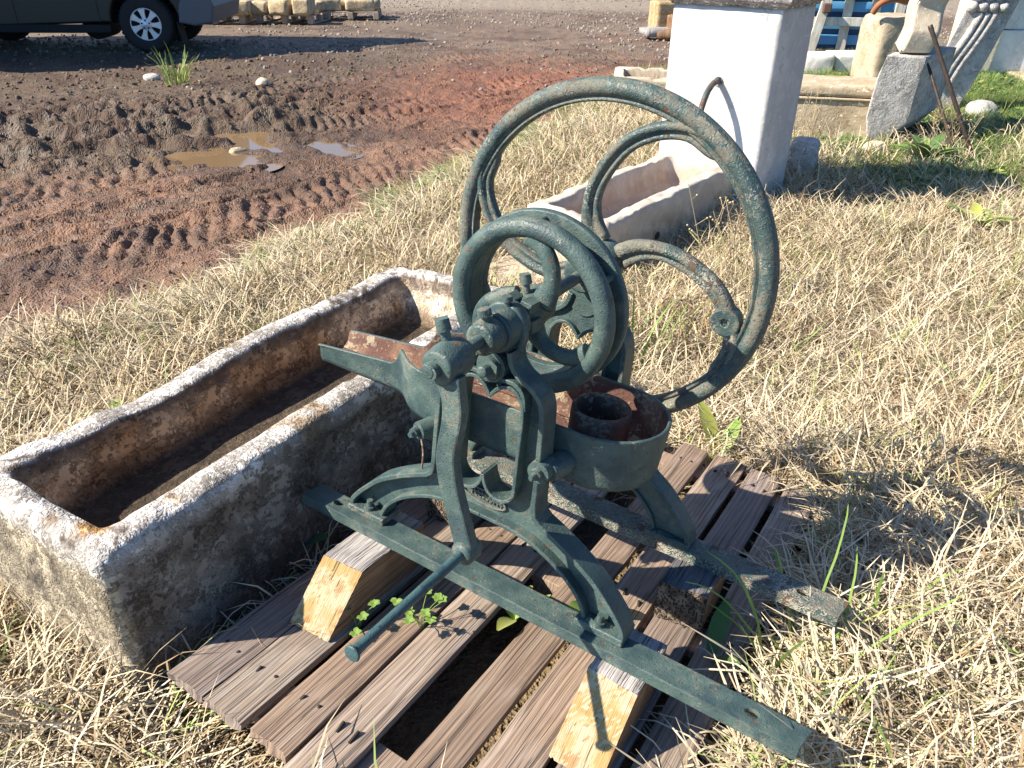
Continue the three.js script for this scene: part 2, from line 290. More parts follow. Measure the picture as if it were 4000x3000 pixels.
function groundY(x, z) {
  const m = mudMask(x, z);
  let y = (f2(x * 0.9, z * 0.9, 2, 910) - 0.5) * 0.05 + 0.12 * ss(-2.4, -1.1, z);
  const [fu, fv] = toFrame(x, 0, z);          // a low bank carries the near end of the pallet
  if (fu > -1.3 && fu < 0.4 && fv > -2 && fv < 0.4) {
    const du = Math.max(-0.9 - fu, 0, fu - 0.02), dv = Math.max(-1.52 - fv, 0, fv), out = Math.hypot(du, dv);
    const py = fw(fu, fv, -0.125).y; y += (Math.min(py, Math.max(y, py)) - y) * ss(0.16, 0, out) * (py > y || out < 0.02 ? 1 : 0);
  }
  if (m > 0.001) {
    const wx = (f2(x * 1.6, z * 1.6, 3, 920) - 0.5) * 0.5, wz = (f2(x * 1.6 + 40, z * 1.6, 3, 921) - 0.5) * 0.5;
    const s = x * 0.835 + z * 0.55 + wx * 0.35, q = x * 0.55 - z * 0.835 + wz * 0.35;
    let h = (f2(x * 3.1, z * 3.1, 4, 930) - 0.5) * 0.07 + (f2(x * 13, z * 13, 3, 934) - 0.5) * 0.038;
    const patch = ss(0.36, 0.56, f2(x * 0.9 + 9, z * 0.9, 3, 940));
    for (const [c, w, ph, dir] of [[-3.98, 0.24, 0, 1], [-4.62, 0.22, 0.4, -1], [-5.5, 0.25, 0.2, 1], [-6.3, 0.24, 0.7, -1], [-7.4, 0.26, 0.3, 1]]) {
      const e = s - c, a = ss(w + 0.06, w - 0.03, Math.abs(e)); if (a <= 0) continue;
      const lug = (((q + dir * e * 0.75 + (f2(x * 6, z * 6, 2, 948) - 0.5) * 0.09) / 0.135 + ph) % 1 + 1) % 1, cut = ss(0.0, 0.16, lug) * ss(0.55, 0.4, lug);
      h += a * (0.25 + 0.75 * patch) * (-0.012 - 0.024 * cut * (0.4 + 1.1 * f2(x * 5 + 3, z * 5, 2, 947)) + 0.012 * (f2(x * 24, z * 24, 2, 945)));
      h += 0.022 * ss(0.1, 0, Math.abs(Math.abs(e) - w - 0.05)) * patch;
    }
    // deep wheel ruts and ploughed ridges towards the car
    const d2 = x * 0.39 + z * 0.92 + wx * 0.3, along = ss(-1.2, -2.4, x) ;
    for (const [c, w, dp] of [[-7.35, 0.16, 0.12], [-7.95, 0.17, 0.13], [-8.75, 0.2, 0.12], [-6.8, 0.12, 0.05]]) { const e = (d2 - c + (f2(x * 2.2, z * 0.7, 2, 960) - 0.5) * 0.25) / w; h += along * dp * (-Math.exp(-e * e * 2) + 0.75 * Math.exp(-(e - 1.35) * (e - 1.35) * 3)) * (0.6 + 0.8 * f2(x * 4, z * 4, 2, 965)); }
    const rough = along * ss(-6, -6.8, d2) * ss(-10, -9, d2); h += rough * (f2(x * 8, z * 8, 4, 970) - 0.45) * 0.14;
    h *= 0.35 + 0.65 * ss(-14, -10, z);
    const pd = puddleD(x, z); if (z > -8 && z < -5) { h = mix(h, -0.055, ss(1.35, 0.75, pd)); h *= mix(1, 0.6, ss(2.2, 1.2, pd)); }
    y = mix(y, h - 0.012, m);
  } 
  y += (1 - m) * (f2(x * 9, z * 9, 2, 980) - 0.5) * 0.025;
  return y;
}
function groundColor(x, z) {
  const m = mudMask(x, z), a = f2(x * 1.1, z * 1.1, 3, 1000), b = f2(x * 6, z * 6, 3, 1005), c = f2(x * 0.35, z * 0.35, 3, 1010);
  const d2 = x * 0.39 + z * 0.92;
  let mud = mix3([0.2, 0.115, 0.076], [0.27, 0.16, 0.108], a);
  mud = mix3(mud, [0.13, 0.1, 0.072], 0.85 * ss(-5.8, -6.9, d2 + (a - 0.5)) * ss(-0.6, -2, x));
  mud = mix3(mud, [0.12, 0.083, 0.058], 0.5 * ss(0.55, 0.7, b));
  mud = mix3(mud, [0.1, 0.062, 0.045], 0.75 * ss(0.9, 0.1, x - edgeX(z) + 1.0) * ss(0.45, 0.6, f2(x * 1.7, z * 1.7, 3, 1020)));
  mud = mix3(mud, [0.29, 0.125, 0.078], ss(2.6, 0.6, Math.hypot((x - 0.2) * 0.9, (z + 9.4) * 0.75)) * (0.5 + 0.5 * a));
  mud = mix3(mud, [0.26, 0.2, 0.15], ss(-10.5, -13.5, z + (c - 0.5) * 4) * ss(0.3, 0.6, a * 0.5 + b * 0.5) * 0.9);
  mud = mix3(mud, [0.38, 0.32, 0.25], ss(-19, -23, z));
  mud = mix3(mud, [0.14, 0.085, 0.06], 0.6 * ss(-14, -17, z) * ss(-22, -19, z) * ss(0.4, 0.6, c));
  const soil = mix3([0.16, 0.115, 0.07], [0.3, 0.23, 0.13], b);
  const far = ss(-8.5, -11, z) * ss(0.4, 0.6, a); 
  return mix3(mix3(soil, [0.3, 0.27, 0.2], far * 0.7), mud, m);
}
{
  const xs = [], zs = [];
  for (let x = -600; x < -20; x += 40) xs.push(x); for (let x = -20; x < -7.2; x += 0.25) xs.push(x); for (let x = -7.2; x < -5; x += 0.06) xs.push(x); for (let x = -5; x < 1.6; x += 0.021) xs.push(x); for (let x = 1.6; x < 5; x += 0.07) xs.push(x); for (let x = 5; x < 24; x += 0.3) xs.push(x); for (let x = 24; x <= 600; x += 36) xs.push(x);
  for (let z = 60; z > 2; z -= 6) zs.push(z); for (let z = 2; z > -2.2; z -= 0.06) zs.push(z); { let z = -2.2, d = 0.021; while (z > -40) { zs.push(z); if (z < -9) d *= 1.018; z -= d; } } for (let z = -42; z > -900; z *= 1.3) zs.push(z);
  const nx = xs.length, nz = zs.length, pos = new Float32Array(nx * nz * 3), col = new Float32Array(nx * nz * 3), uv = new Float32Array(nx * nz * 2), idx = [];
  for (let j = 0; j < nz; j++) for (let i = 0; i < nx; i++) { const k = j * nx + i; pos.set([xs[i], groundY(xs[i], zs[j]), zs[j]], k * 3); col.set(groundColor(xs[i], zs[j]), k * 3); uv.set([xs[i], zs[j]], k * 2); if (i && j) idx.push(k, k - 1, k - nx, k - 1, k - nx - 1, k - nx); }
  const g = new THREE.BufferGeometry(); g.setAttribute('position', new THREE.BufferAttribute(pos, 3)); g.setAttribute('color', new THREE.BufferAttribute(col, 3)); g.setAttribute('uv', new THREE.BufferAttribute(uv, 2)); g.setIndex(idx); g.computeVertexNormals();
  const nrm = g.attributes.normal; if (nrm.getY(Math.floor(nx * nz / 2)) < 0) { for (let i = 0; i < idx.length; i += 3) { const t = idx[i]; idx[i] = idx[i + 1]; idx[i + 1] = t; } g.setIndex(idx); g.computeVertexNormals(); }
  const soilT = textures(768, 768, (u, v) => { const a = fb(u, v, 9, 4, 1101), b = fb(u, v, 48, 3, 1109), d = fb(u, v, 130, 2, 1115); const k = 0.72 + 0.5 * (a - 0.5) + 0.5 * (b - 0.5), p = ss(0.66, 0.74, fb(u, v, 64, 2, 1127) * 0.8 + d * 0.2); const c = mix3([k, k * 0.985, k * 0.97], [1, 0.97, 0.92], p * 0.55); return [...c, 0.5 + (a - 0.5) * 0.4 + (b - 0.5) * 0.6 + (d - 0.5) * 0.4 + p * 0.2, mix(0.62, 0.95, ss(0.35, 0.6, a))]; }, 0.9);
  const m = new THREE.Mesh(g, std(soilT, { vertexColors: true, bumpScale: 0.02 })); m.name = 'ground'; struct(m); m.receiveShadow = m.castShadow = true; scene.add(m);
}
{   // standing water in the ruts
  const water = PLAIN(0.2, 0.135, 0.07, 0.04);
  for (const [x, z, a, b, t, s] of [[-2.36, -6.12, 0.62, 0.4, 0.5, 1], [-2.3, -6.75, 0.62, 0.34, 0.65, 2], [-1.55, -6.55, 0.44, 0.22, 0.9, 3]]) {
    const g = new THREE.CircleGeometry(1, 40); g.rotateX(-Math.PI / 2); g.scale(a, 1, b); g.rotateY(-t);
    const m = new THREE.Mesh(g, water); m.name = numbered('puddle'); m.position.set(x, WATER, z); m.receiveShadow = true; struct(m); scene.add(m);
  }
}
// ---------------------------------------------------------------- long stone trough with lichen
{
  const L = 1.515, W = 0.511;
  const t = thing('stone_trough', 'long grey stone trough with lichen rims and brown stained hollow', 'trough', TO.clone().addScaledVector(TA, L / 2).addScaledVector(TB, -W / 2).toArray(), 0);
  t.quaternion.setFromRotationMatrix(new THREE.Matrix4().makeBasis(TA, V3(0, 1, 0), TA.clone().cross(V3(0, 1, 0))));
  // local x = TA, local z = TA x Y = +TB or -TB
  const lz = TA.clone().cross(V3(0, 1, 0)).dot(TB) > 0 ? 1 : -1;
  const hx = L / 2, hz = W / 2, ix = 0.688, iz = 0.176;
  const lv = [[-0.05, hx + 0.022, hz + 0.026, 0.03], [0.0, hx + 0.02, hz + 0.025, 0.03], [0.1, hx + 0.016, hz + 0.02, 0.028], [0.25, hx + 0.01, hz + 0.012, 0.026], [0.38, hx + 0.005, hz + 0.006, 0.026], [0.45, hx + 0.002, hz + 0.003, 0.026], [0.478, hx, hz, 0.028], [0.492, hx - 0.008, hz - 0.006, 0.028], [0.499, hx - 0.02, hz - 0.016, 0.03], [0.501, hx - 0.036, hz - 0.032, 0.032], [0.5, ix + 0.023, iz + 0.023, 0.036], [0.497, ix + 0.008, iz + 0.008, 0.036], [0.486, ix, iz, 0.04, 0, 0, 0.005], [0.46, ix - 0.008, iz - 0.005, 0.045, 0, 0, 0.004], [0.42, ix - 0.018, iz - 0.01, 0.05, 0, 0, 0.003], [0.385, ix - 0.03, iz - 0.016, 0.055, 0, 0, 0.003], [0.352, ix - 0.048, iz - 0.026, 0.055, 0, 0, 0.003], [0.34, ix - 0.066, iz - 0.044, 0.055, 0, 0, 0.002], [0.336, ix - 0.11, iz - 0.085, 0.045, 0, 0, 0.002], [0.336, ix - 0.36, iz - 0.14, 0.025, 0, 0, 0.002]];
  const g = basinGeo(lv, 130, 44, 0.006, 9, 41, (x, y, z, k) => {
    const a = f3(x * 6, y * 6, z * 6, 4, 71), b = f3(x * 26, y * 26, z * 26, 3, 77), sp = f3(x * 55, y * 55, z * 55, 2, 83);
    let c;
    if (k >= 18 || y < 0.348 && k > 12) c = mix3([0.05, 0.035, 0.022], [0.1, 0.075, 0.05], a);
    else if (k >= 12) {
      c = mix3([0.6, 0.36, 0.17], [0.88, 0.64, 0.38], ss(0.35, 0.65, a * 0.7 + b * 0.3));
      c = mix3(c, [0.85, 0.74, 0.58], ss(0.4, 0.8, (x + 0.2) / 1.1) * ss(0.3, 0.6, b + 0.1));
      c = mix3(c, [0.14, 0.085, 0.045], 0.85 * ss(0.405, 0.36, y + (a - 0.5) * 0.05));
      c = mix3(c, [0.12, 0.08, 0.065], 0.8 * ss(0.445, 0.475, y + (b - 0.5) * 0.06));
    } else {
      const top = ss(0.43, 0.492, y + (a - 0.5) * 0.05);
      c = mix3([0.12, 0.1, 0.082], [0.2, 0.165, 0.135], a);
      c = mix3(c, [0.3, 0.28, 0.25], ss(0.4, 0.62, a * 0.5 + b * 0.5) * (0.4 + 0.6 * ss(0.1, 0.4, y)));
      if (x < -hx + 0.02) c = mix3(c, [0.52, 0.45, 0.32], 0.8 * ss(0.3, 0.6, a * 0.6 + b * 0.4 + 0.1));
      let t2 = mix3([0.52, 0.5, 0.47], [0.82, 0.8, 0.77], ss(0.38, 0.62, a * 0.35 + b * 0.65));
      t2 = mix3(t2, [0.16, 0.13, 0.11], ss(0.6, 0.68, sp * 0.5 + a * 0.5));
      t2 = mix3(t2, [0.5, 0.26, 0.05], 0.9 * ss(0.045, 0.02, Math.hypot(x + hx - 0.06, (z * lz) - 0.16) + (sp - 0.5) * 0.05));
      t2 = mix3(t2, [0.34, 0.24, 0.14], ss(0.68, 0.74, f3(x * 14, y * 14, z * 14, 2, 99)) * 0.8);
      c = mix3(c, t2, top);
    }
    return c;
  });
  // worn, chipped rim along the far side
  const p = g.attributes.position;
  for (let i = 0; i < p.count; i++) {
    const x = p.getX(i), y = p.getY(i), z = p.getZ(i);
    if (y > 0.44) {
      const far = ss(-0.1, -0.2, z * lz), wav = f2(x * 3.2 + 5, 3.3, 3, 120), chip = f2(x * 9 + 11, z * 9, 3, 125);
      p.setY(i, y - far * (0.014 * ss(0.45, 0.7, wav) + 0.03 * Math.exp(-Math.pow((x + 0.28) / 0.18, 2)) * ss(0.28, 0.2, -0.1)) - 0.006 * ss(0.55, 0.75, chip));
      if (far > 0.5 && z * lz < -0.25) p.setZ(i, z + lz * 0.018 * ss(0.5, 0.72, wav));
    }
  }
  g.computeVertexNormals();
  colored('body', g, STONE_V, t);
}
// ---------------------------------------------------------------- cast iron hand-cranked pump
const U0 = -0.425, VV0 = -0.875, W0 = 0.122;
const P = (u, v, w) => V3(u - U0, w - W0, -(v - VV0));
{
  const mach = thing('hand_crank_pump', 'green cast iron hand-cranked pump with flywheel, standing on a wooden pallet', 'pump', fw(U0, VV0, W0).toArray());
  mach.quaternion.copy(frameQ);
  const UC = -0.535, SH = (v, du = 0, dw = 0) => P(UC + du, v, 0.7065 + 0.07 * (v + 1.05) + dw);
  const sheet = (shape, va, vb, bev) => extrude(shape, vb - va, bev).translate(UC - U0, -W0, -(vb - VV0));
  const mir = pts => pts.map(([x, y]) => [-x, y]).reverse();
  // base bars: inverted channels with a bolt hole near each end
  function bar(v0, v1, mat, seed, u0 = -1.005, u1 = 0.157, bend = 0) {
    const r = rng(seed), s = new THREE.Shape(); s.moveTo(u0, v0); s.lineTo(u1, v0); s.lineTo(u1 + 0.012, v1); s.lineTo(u0 + 0.01, v1); s.closePath();
    for (const hu of [-0.915, 0.068]) { const h = new THREE.Path(); h.absellipse(hu, (v0 + v1) / 2, 0.0125, 0.0095, 0, Math.PI * 2, false, 0); s.holes.push(h); }
    const top = extrude(s, 0.009, 0.002), web = [];
    top.rotateX(-Math.PI / 2); top.translate(-U0, 0.1395 - W0, VV0);
    const fl = v => new THREE.BoxGeometry(u1 - u0, 0.0265, 0.008, 60, 3, 1).translate((u0 + u1) / 2 - U0, 0.1352 - W0, -(v - VV0));
    const g = mergeGeometries(strip([top, fl(v0 + 0.004), fl(v1 - 0.004)])), p = g.attributes.position;
    for (let i = 0; i < p.count; i++) { const x = p.getX(i); p.setY(i, p.getY(i) + 0.0015 * (f2(x * 14, p.getZ(i) * 30, 3, seed) - 0.5) + bend * Math.exp(-Math.pow((x - 0.05) / 0.25, 2))); p.setZ(i, p.getZ(i) + 0.002 * (f2(x * 9, p.getY(i) * 40, 2, seed + 3) - 0.5)); }
    return part('base_bar', g, mat, mach);
  }
  bar(-1.099, -1.041, IRON, 11);
  bar(-0.716, -0.65, IRON_CRUST, 12, -1.005, 0.15, -0.004).userData.label = 'rear base bar crusted with pale lichen and rust';

  // the two side frames
  const outer = smooth([[0.346, 0.166], [0.343, 0.18], [0.327, 0.203], [0.298, 0.235], [0.266, 0.265], [0.217, 0.297], [0.173, 0.321], [0.14, 0.336]], 26).concat(smooth([[0.1275, 0.347], [0.124, 0.37], [0.123, 0.4], [0.122, 0.45], [0.12, 0.5], [0.118, 0.55], [0.115, 0.578], [0.106, 0.6], [0.086, 0.618], [0.061, 0.63], [0.043, 0.648], [0.036, 0.672]], 36));
  const inner = smooth([[0.258, 0.166], [0.253, 0.182], [0.241, 0.203], [0.211, 0.234], [0.166, 0.263], [0.115, 0.284], [0.055, 0.292], [0, 0.293]], 28);
  const slotR = smooth([[0, 0.396], [0.006, 0.375], [0.019, 0.357], [0.039, 0.35], [0.058, 0.355], [0.0715, 0.372], [0.073, 0.39], [0.073, 0.47], [0.073, 0.556], [0.068, 0.58], [0.055, 0.596], [0.036, 0.601], [0.016, 0.592], [0, 0.572]], 60);
  const slotAll = slotR.concat(mir(slotR).slice(1, -1));
  function frame(name, va, vb, front, bv) {   // va..vb: web; front: side (-1 near, +1 far) on which the ribs stand
    const f = new THREE.Group(); f.name = name; mach.add(f);
    const sh = new THREE.Shape([...outer, ...mir(outer), ...mir(inner).reverse().reverse().map(p => p)].map(p => new THREE.Vector2(...p)));
    const ring = [...outer, ...mir(outer)], arch = [...mir(inner).reverse(), ...inner.slice().reverse().slice(1)];
    const shape = new THREE.Shape([...ring, ...[...mir(inner)].reverse(), ...[...inner].reverse().slice(1)].map(p => new THREE.Vector2(...p)));
    void sh; void arch;
    shape.holes.push(new THREE.Path(slotAll.map(p => new THREE.Vector2(...p))));
    part('web', sheet(shape, va, vb, 0.002), IRON, f);
    const r0 = front < 0 ? va - 0.026 : va - 0.012, r1 = front < 0 ? vb + 0.012 : vb + 0.028;
    const ribs = [];
    for (const m of [p => p, mir]) {
      ribs.push(sheet(ribbonShape(offsetLine(m(outer), 0.004), 0.011), r0, r1, 0.0025));
      ribs.push(sheet(ribbonShape(m(inner), 0.009), r0 + 0.004, r1, 0.0025));
    }
    ribs.push(sheet(ribbonShape([...slotAll, slotAll[0]], 0.0075), r0, r1, 0.002));
    part('rib', ribs, IRON, f);
    for (const s of [-1, 1]) {
      const foot = rbox(0.106, 0.018, Math.abs(r1 - r0) + 0.012, 0.004).translate(s * 0.296 + UC - U0, 0.1575 - W0, -((r0 + r1) / 2 - VV0));
      const fil = rod(P(UC + s * 0.287, (r0 + r1) / 2, 0.166), P(UC + s * 0.287, (r0 + r1) / 2, 0.2), [[0, 0.03], [0.002, 0.03], [0.004, 0.02]], 16);
      part('foot', [foot, fil], s < 0 || front > 0 ? IRON_DUSTY : IRON, f);
      const bp = front < 0 ? -1.0637 : (r0 + r1) / 2;
      part('bolt', [cyl(P(UC + s * 0.2925, bp, 0.166), P(UC + s * 0.2925, bp, 0.1775), 0.0125, 0.0125, 6), cyl(P(UC + s * 0.2925, bp, 0.177), P(UC + s * 0.2925, bp, 0.193), 0.0075, 0.007, 12)], IRON, f);
    }
    const a = SH(bv[0]), b = SH(bv[1]), len = a.distanceTo(b);
    part('bearing', [rod(a, b, [[0, 0.013], [0, 0.036], [0.004, 0.041], [len - 0.004, 0.041], [len, 0.036], [len, 0.013]], 28), tube(smooth([[0.035, 0.668], [0.04, 0.7], [0.02, 0.738], [0, 0.742]], 10).map(([x, y]) => P(UC + x, (va + vb) / 2, y)), 0.01, 14, 8), tube(smooth([[-0.035, 0.668], [-0.04, 0.7], [-0.02, 0.738], [0, 0.742]], 10).map(([x, y]) => P(UC + x, (va + vb) / 2, y)), 0.01, 14, 8), cyl(P(UC, va - 0.004, 0.66), P(UC, vb + 0.01, 0.66), 0.036, 0.036, 24)], IRON, f);
    return f;
  }
  const near = frame('near_frame', -1.045, -1.032, -1, [-1.082, -1.012]);
  const rear = frame('rear_frame', -0.702, -0.689, 1, [-0.745, -0.66]);
  near.name = 'side_frame'; rear.name = 'side_frame';
  {   // cast oval plate with worn raised lettering on the arch
    const g = [], c = [-0.003, 0.333]; const el = []; for (let i = 0; i < 40; i++) { const t = i / 40 * Math.PI * 2; el.push([c[0] + 0.052 * Math.cos(t) * (1), c[1] - 0.006 + 0.0 + 0.0165 * Math.sin(t) - 0.012 * Math.cos(t) * 0.35]); }
    g.push(sheet(ribbonShape([...el, el[0]], 0.0035), -1.0505, -1.044, 0.001));
    const r = rng(5); for (let row = 0; row < 2; row++) for (let i = 0; i < 9; i++) { const x = -0.036 + i * 0.009 + row * 0.002, y = 0.3315 - row * 0.0105 - x * 0.1; g.push(rbox(0.0022, 0.007 * rr(0.8, 1, r), 0.004, 0.0008, 1).rotateZ(rr(-0.35, 0.35, r)).translate(UC + x - U0, y - W0 + 0.0005, 1.047 + VV0)); if (r() < 0.7) g.push(rbox(0.0055, 0.0019, 0.004, 0.0008, 1).rotateZ(rr(-0.2, 0.2, r)).translate(UC + x + 0.002 - U0, y + rr(-0.003, 0.003, r) - W0, 1.047 + VV0)); }
    part('oval_plate', g, IRON_DUSTY, near);
  }
  // flanged bolt under the near bearing and its little brackets
  part('tie_bolt', [cyl(P(UC - 0.004, -1.07, 0.631), P(UC - 0.004, -1.03, 0.631), 0.031, 0.031, 24), cyl(P(UC - 0.004, -1.083, 0.631), P(UC - 0.004, -1.066, 0.631), 0.0245, 0.0245, 6), rod(P(UC - 0.004, -1.103, 0.631), P(UC - 0.004, -1.08, 0.631), [[0, 0], [0.001, 0.009], [0.004, 0.0115], [0.024, 0.0115]], 16)], IRON, mach);
  part('bracket', [-1, 1].map(s => sheet(ribbonShape(smooth([[s * 0.022, 0.612], [s * 0.05, 0.611], [s * 0.068, 0.596], [s * 0.074, 0.565]], 16), 0.009), -1.07, -1.02, 0.002)), IRON, mach);

  // shaft, collars, set screws
  part('shaft', cyl(SH(-1.262), SH(-0.56), 0.0125, 0.0125, 24), IRON, mach);
  const coll = SH(-1.122), coll2 = SH(-1.084);
  const bolt = (a, dir, h, r, sq = 4) => [cyl(a, a.clone().addScaledVector(dir, h * 0.55), r * 0.55, r * 0.55, 12), cyl(a.clone().addScaledVector(dir, h * 0.5), a.clone().addScaledVector(dir, h), r, r * 0.95, sq)];
  part('collar', [rod(coll, coll2, [[0, 0.013], [0, 0.024], [0.004, 0.03], [0.03, 0.033], [0.038, 0.033]], 28), ...bolt(SH(-1.103, 0, 0.028), V3(-0.25, 1, 0.15).normalize(), 0.026, 0.013, 6)], IRON_DUSTY, mach);
  part('oil_screw', bolt(SH(-1.045, 0.004, 0.038), V3(-0.1, 1, 0).normalize(), 0.02, 0.0105, 6), IRON, mach);
  {   // jagged dog clutch between bearing and sprocket
    const g = [rod(SH(-1.008), SH(-0.975), [[0, 0.013], [0, 0.027], [0.033, 0.027], [0.033, 0.013]], 20)];
    for (let i = 0; i < 5; i++) { const t = i / 5 * Math.PI * 2 + 0.9, c = SH(-0.99); g.push(rbox(0.02, 0.024, 0.034, 0.002).rotateZ(t + 0.5).translate(c.x + 0.032 * Math.cos(t), c.y + 0.032 * Math.sin(t), c.z)); }
    part('dog_clutch', g, IRON, mach);
  }
  // crank: hub, swan-necked arm, handle
  const crank = new THREE.Group(); crank.name = 'crank'; mach.add(crank);
  const h0 = SH(-1.247), h1 = SH(-1.172);
  part('hub', [rod(h0, h1, [[0, 0.012], [0, 0.026], [0.005, 0.0315], [0.03, 0.0345], [0.06, 0.034], [0.073, 0.029], [0.075, 0.012]], 30), rod(SH(-1.264, -0.006), SH(-1.24, -0.006), [[0, 0], [0.0005, 0.0115], [0.002, 0.0135], [0.02, 0.0135]], 8), ...bolt(SH(-1.205, -0.01, 0.028), V3(-0.32, 1, 0.05).normalize(), 0.042, 0.0165)], IRON, crank);
  {
    const left = smooth([[-0.5475, 0.682], [-0.5375, 0.656], [-0.5285, 0.63], [-0.5265, 0.609], [-0.5275, 0.585], [-0.531, 0.558], [-0.5335, 0.53], [-0.5325, 0.507], [-0.526, 0.475], [-0.513, 0.437], [-0.4985, 0.397], [-0.4855, 0.362], [-0.482, 0.345]], 40);
    const right = smooth([[-0.496, 0.684], [-0.4915, 0.655], [-0.4865, 0.63], [-0.4855, 0.612], [-0.489, 0.574], [-0.4935, 0.545], [-0.4945, 0.53], [-0.491, 0.505], [-0.483, 0.4705], [-0.468, 0.428], [-0.4535, 0.389], [-0.445, 0.366], [-0.438, 0.345]], 40);
    const s = new THREE.Shape([...left, ...right.reverse()].map(p => new THREE.Vector2(p[0] - UC, p[1])));
    part('arm', [sheet(s, -1.237, -1.213, 0.005), rod(P(-0.4605, -1.246, 0.345), P(-0.4605, -1.2, 0.345), [[0, 0.008], [0, 0.016], [0.006, 0.023], [0.034, 0.024], [0.043, 0.019], [0.046, 0.005]], 24)], IRON, crank);
    part('handle', rod(P(-0.4565, -1.533, 0.3495), P(-0.4605, -1.23, 0.346), [[0, 0], [0.0005, 0.0125], [0.003, 0.0145], [0.006, 0.0135], [0.009, 0.0095], [0.03, 0.0085], [0.15, 0.0092], [0.28, 0.0095], [0.303, 0.0105]], 20), IRON_BLUE, crank);
  }
  // wheels turn in planes square to the shaft
  const axis = SH(0).sub(SH(-1)).normalize(), wheelQ = new THREE.Quaternion().setFromRotationMatrix((() => { const z = axis.clone().negate(), x = V3(1, 0, 0), y = z.clone().cross(x).normalize(); return new THREE.Matrix4().makeBasis(x, y, axis.clone().negate().clone()) })());
  function onShaft(g, v) { const c = SH(v); return g.applyQuaternion(wheelQ).translate(c.x, c.y, c.z); }     // local z points to the crank side
  const lathe = (prof, seg = 96) => new THREE.LatheGeometry(prof.map(p => new THREE.Vector2(...p)), seg).rotateX(Math.PI / 2);
  const D2 = Math.PI / 180, pol = (r, a, z = 0) => V3(r * Math.cos(a * D2), r * Math.sin(a * D2), z);
  function spoke(path, width, prof, n = 40) {       // path of [r, angle]; width(t); prof = closed outline [[across -1..1, z], ...]
    const c = new THREE.CatmullRomCurve3(path.map(([r, a]) => pol(r, a)), false, 'centripetal'), rings = [];
    for (let i = 0; i <= n; i++) {
      const t = i / n, p = c.getPointAt(t), d = c.getTangentAt(t), nx = -d.y, ny = d.x, w = width(t) / 2;
      rings.push(prof.map(([a, z]) => V3(p.x + nx * a * w, p.y + ny * a * w, z)));
    }
    return skin(rings, { cap0: true, cap1: true });
  }
  {   // flywheel: heavy rim with an inner lip and four curved spokes
    const fly = new THREE.Group(); fly.name = 'flywheel'; mach.add(fly);
    const rim = []; for (let i = 0; i <= 16; i++) { const t = -Math.PI * 0.86 + i / 16 * Math.PI * 1.72; rim.push([0.3615 + 0.0195 * Math.cos(t), 0.023 * Math.sin(t)]); }
    const prof = [[0.3455, -0.012], ...rim.slice(0), [0.3455, 0.012], [0.3425, 0.0105], [0.341, 0.0135], [0.3375, 0.0145], [0.3345, 0.011], [0.334, 0], [0.3345, -0.011], [0.3375, -0.0145], [0.341, -0.0135], [0.3425, -0.0105], [0.3455, -0.012]];
    part('rim', onShaft(lathe(prof, 128), -0.64), IRON_DUSTY, fly);
    const sp = [[-1, 0], [-0.95, 0.011], [-0.6, 0.017], [-0.15, 0.0165], [0.12, 0.009], [0.3, 0.0065], [0.5, 0.0105], [0.8, 0.0115], [1, 0.006]];
    const sect = [...sp, ...sp.slice().reverse().map(([a, z]) => [a, -z - 0.001])];
    const base = [[0.361, 44], [0.352, 54], [0.334, 65], [0.305, 74], [0.263, 84], [0.216, 92.5], [0.161, 103], [0.119, 110], [0.08, 114], [0.045, 110]];
    for (const off of [0, 96, 180, -84]) {
      const w = t => 0.036 + 0.016 * ss(0.06, 0.14, t) * ss(0.26, 0.14, t) + 0.02 * ss(0.8, 1, t);
      part('spoke', onShaft(spoke(base.map(([r, a]) => [r, a + off]), w, sect), -0.64), off === -84 ? IRON_CRUST : IRON_DUSTY, fly);
    }
    // boss with a hole for a second handle
    const b = new THREE.Shape(); b.absarc(0, 0, 0.031, 0, Math.PI * 2); const h = new THREE.Path(); h.absarc(0, 0, 0.0075, 0, Math.PI * 2); b.holes.push(h);
    const bp = pol(0.3, -10.5);
    part('boss', onShaft(extrude(b, 0.034, 0.004).translate(bp.x, bp.y, -0.017), -0.64), IRON_DUSTY, fly);
    part('hub', onShaft(lathe([[0.012, 0.035], [0.038, 0.035], [0.045, 0.028], [0.05, 0.01], [0.05, -0.01], [0.045, -0.028], [0.038, -0.035], [0.012, -0.035]], 40), -0.64), IRON, fly);
  }
  {   // chain wheel: two rims joined by pins, three stout curved arms
    const cw = new THREE.Group(); cw.name = 'chain_wheel'; mach.add(cw);
    const vz = v => v;
    part('front_rim', onShaft(lathe([[0.1385, 0.004], [0.1425, 0.012], [0.152, 0.0185], [0.1635, 0.0185], [0.1735, 0.011], [0.1765, 0], [0.1745, -0.011], [0.166, -0.016], [0.15, -0.018], [0.142, -0.014], [0.1385, -0.004], [0.1385, 0.004]], 112), vz(-0.952)), IRON, cw);
    part('rear_rim', onShaft(lathe([[0.137, 0.008], [0.14, 0.0105], [0.175, 0.0095], [0.1785, 0.006], [0.1785, -0.006], [0.174, -0.01], [0.14, -0.0105], [0.137, -0.008], [0.137, 0.008]], 112), vz(-0.899)), IRON, cw);
    part('drum', onShaft(lathe([[0.1375, 0.0265], [0.1455, 0.0265], [0.1455, -0.0265], [0.1375, -0.0265], [0.1375, 0.0265]], 96), vz(-0.9255)), IRON, cw);
    for (let i = 0; i < 6; i++) { const p = pol(0.163, 92 + i * 60); part('pin', onShaft(new THREE.CylinderGeometry(0.0068, 0.0068, 0.06, 12).rotateX(Math.PI / 2).translate(p.x, p.y, 0), vz(-0.925)), IRON, cw); }
    const oval = []; for (let i = 0; i < 18; i++) { const t = i / 18 * Math.PI * 2; oval.push([Math.cos(t), 0.0145 * Math.sin(t)]); }
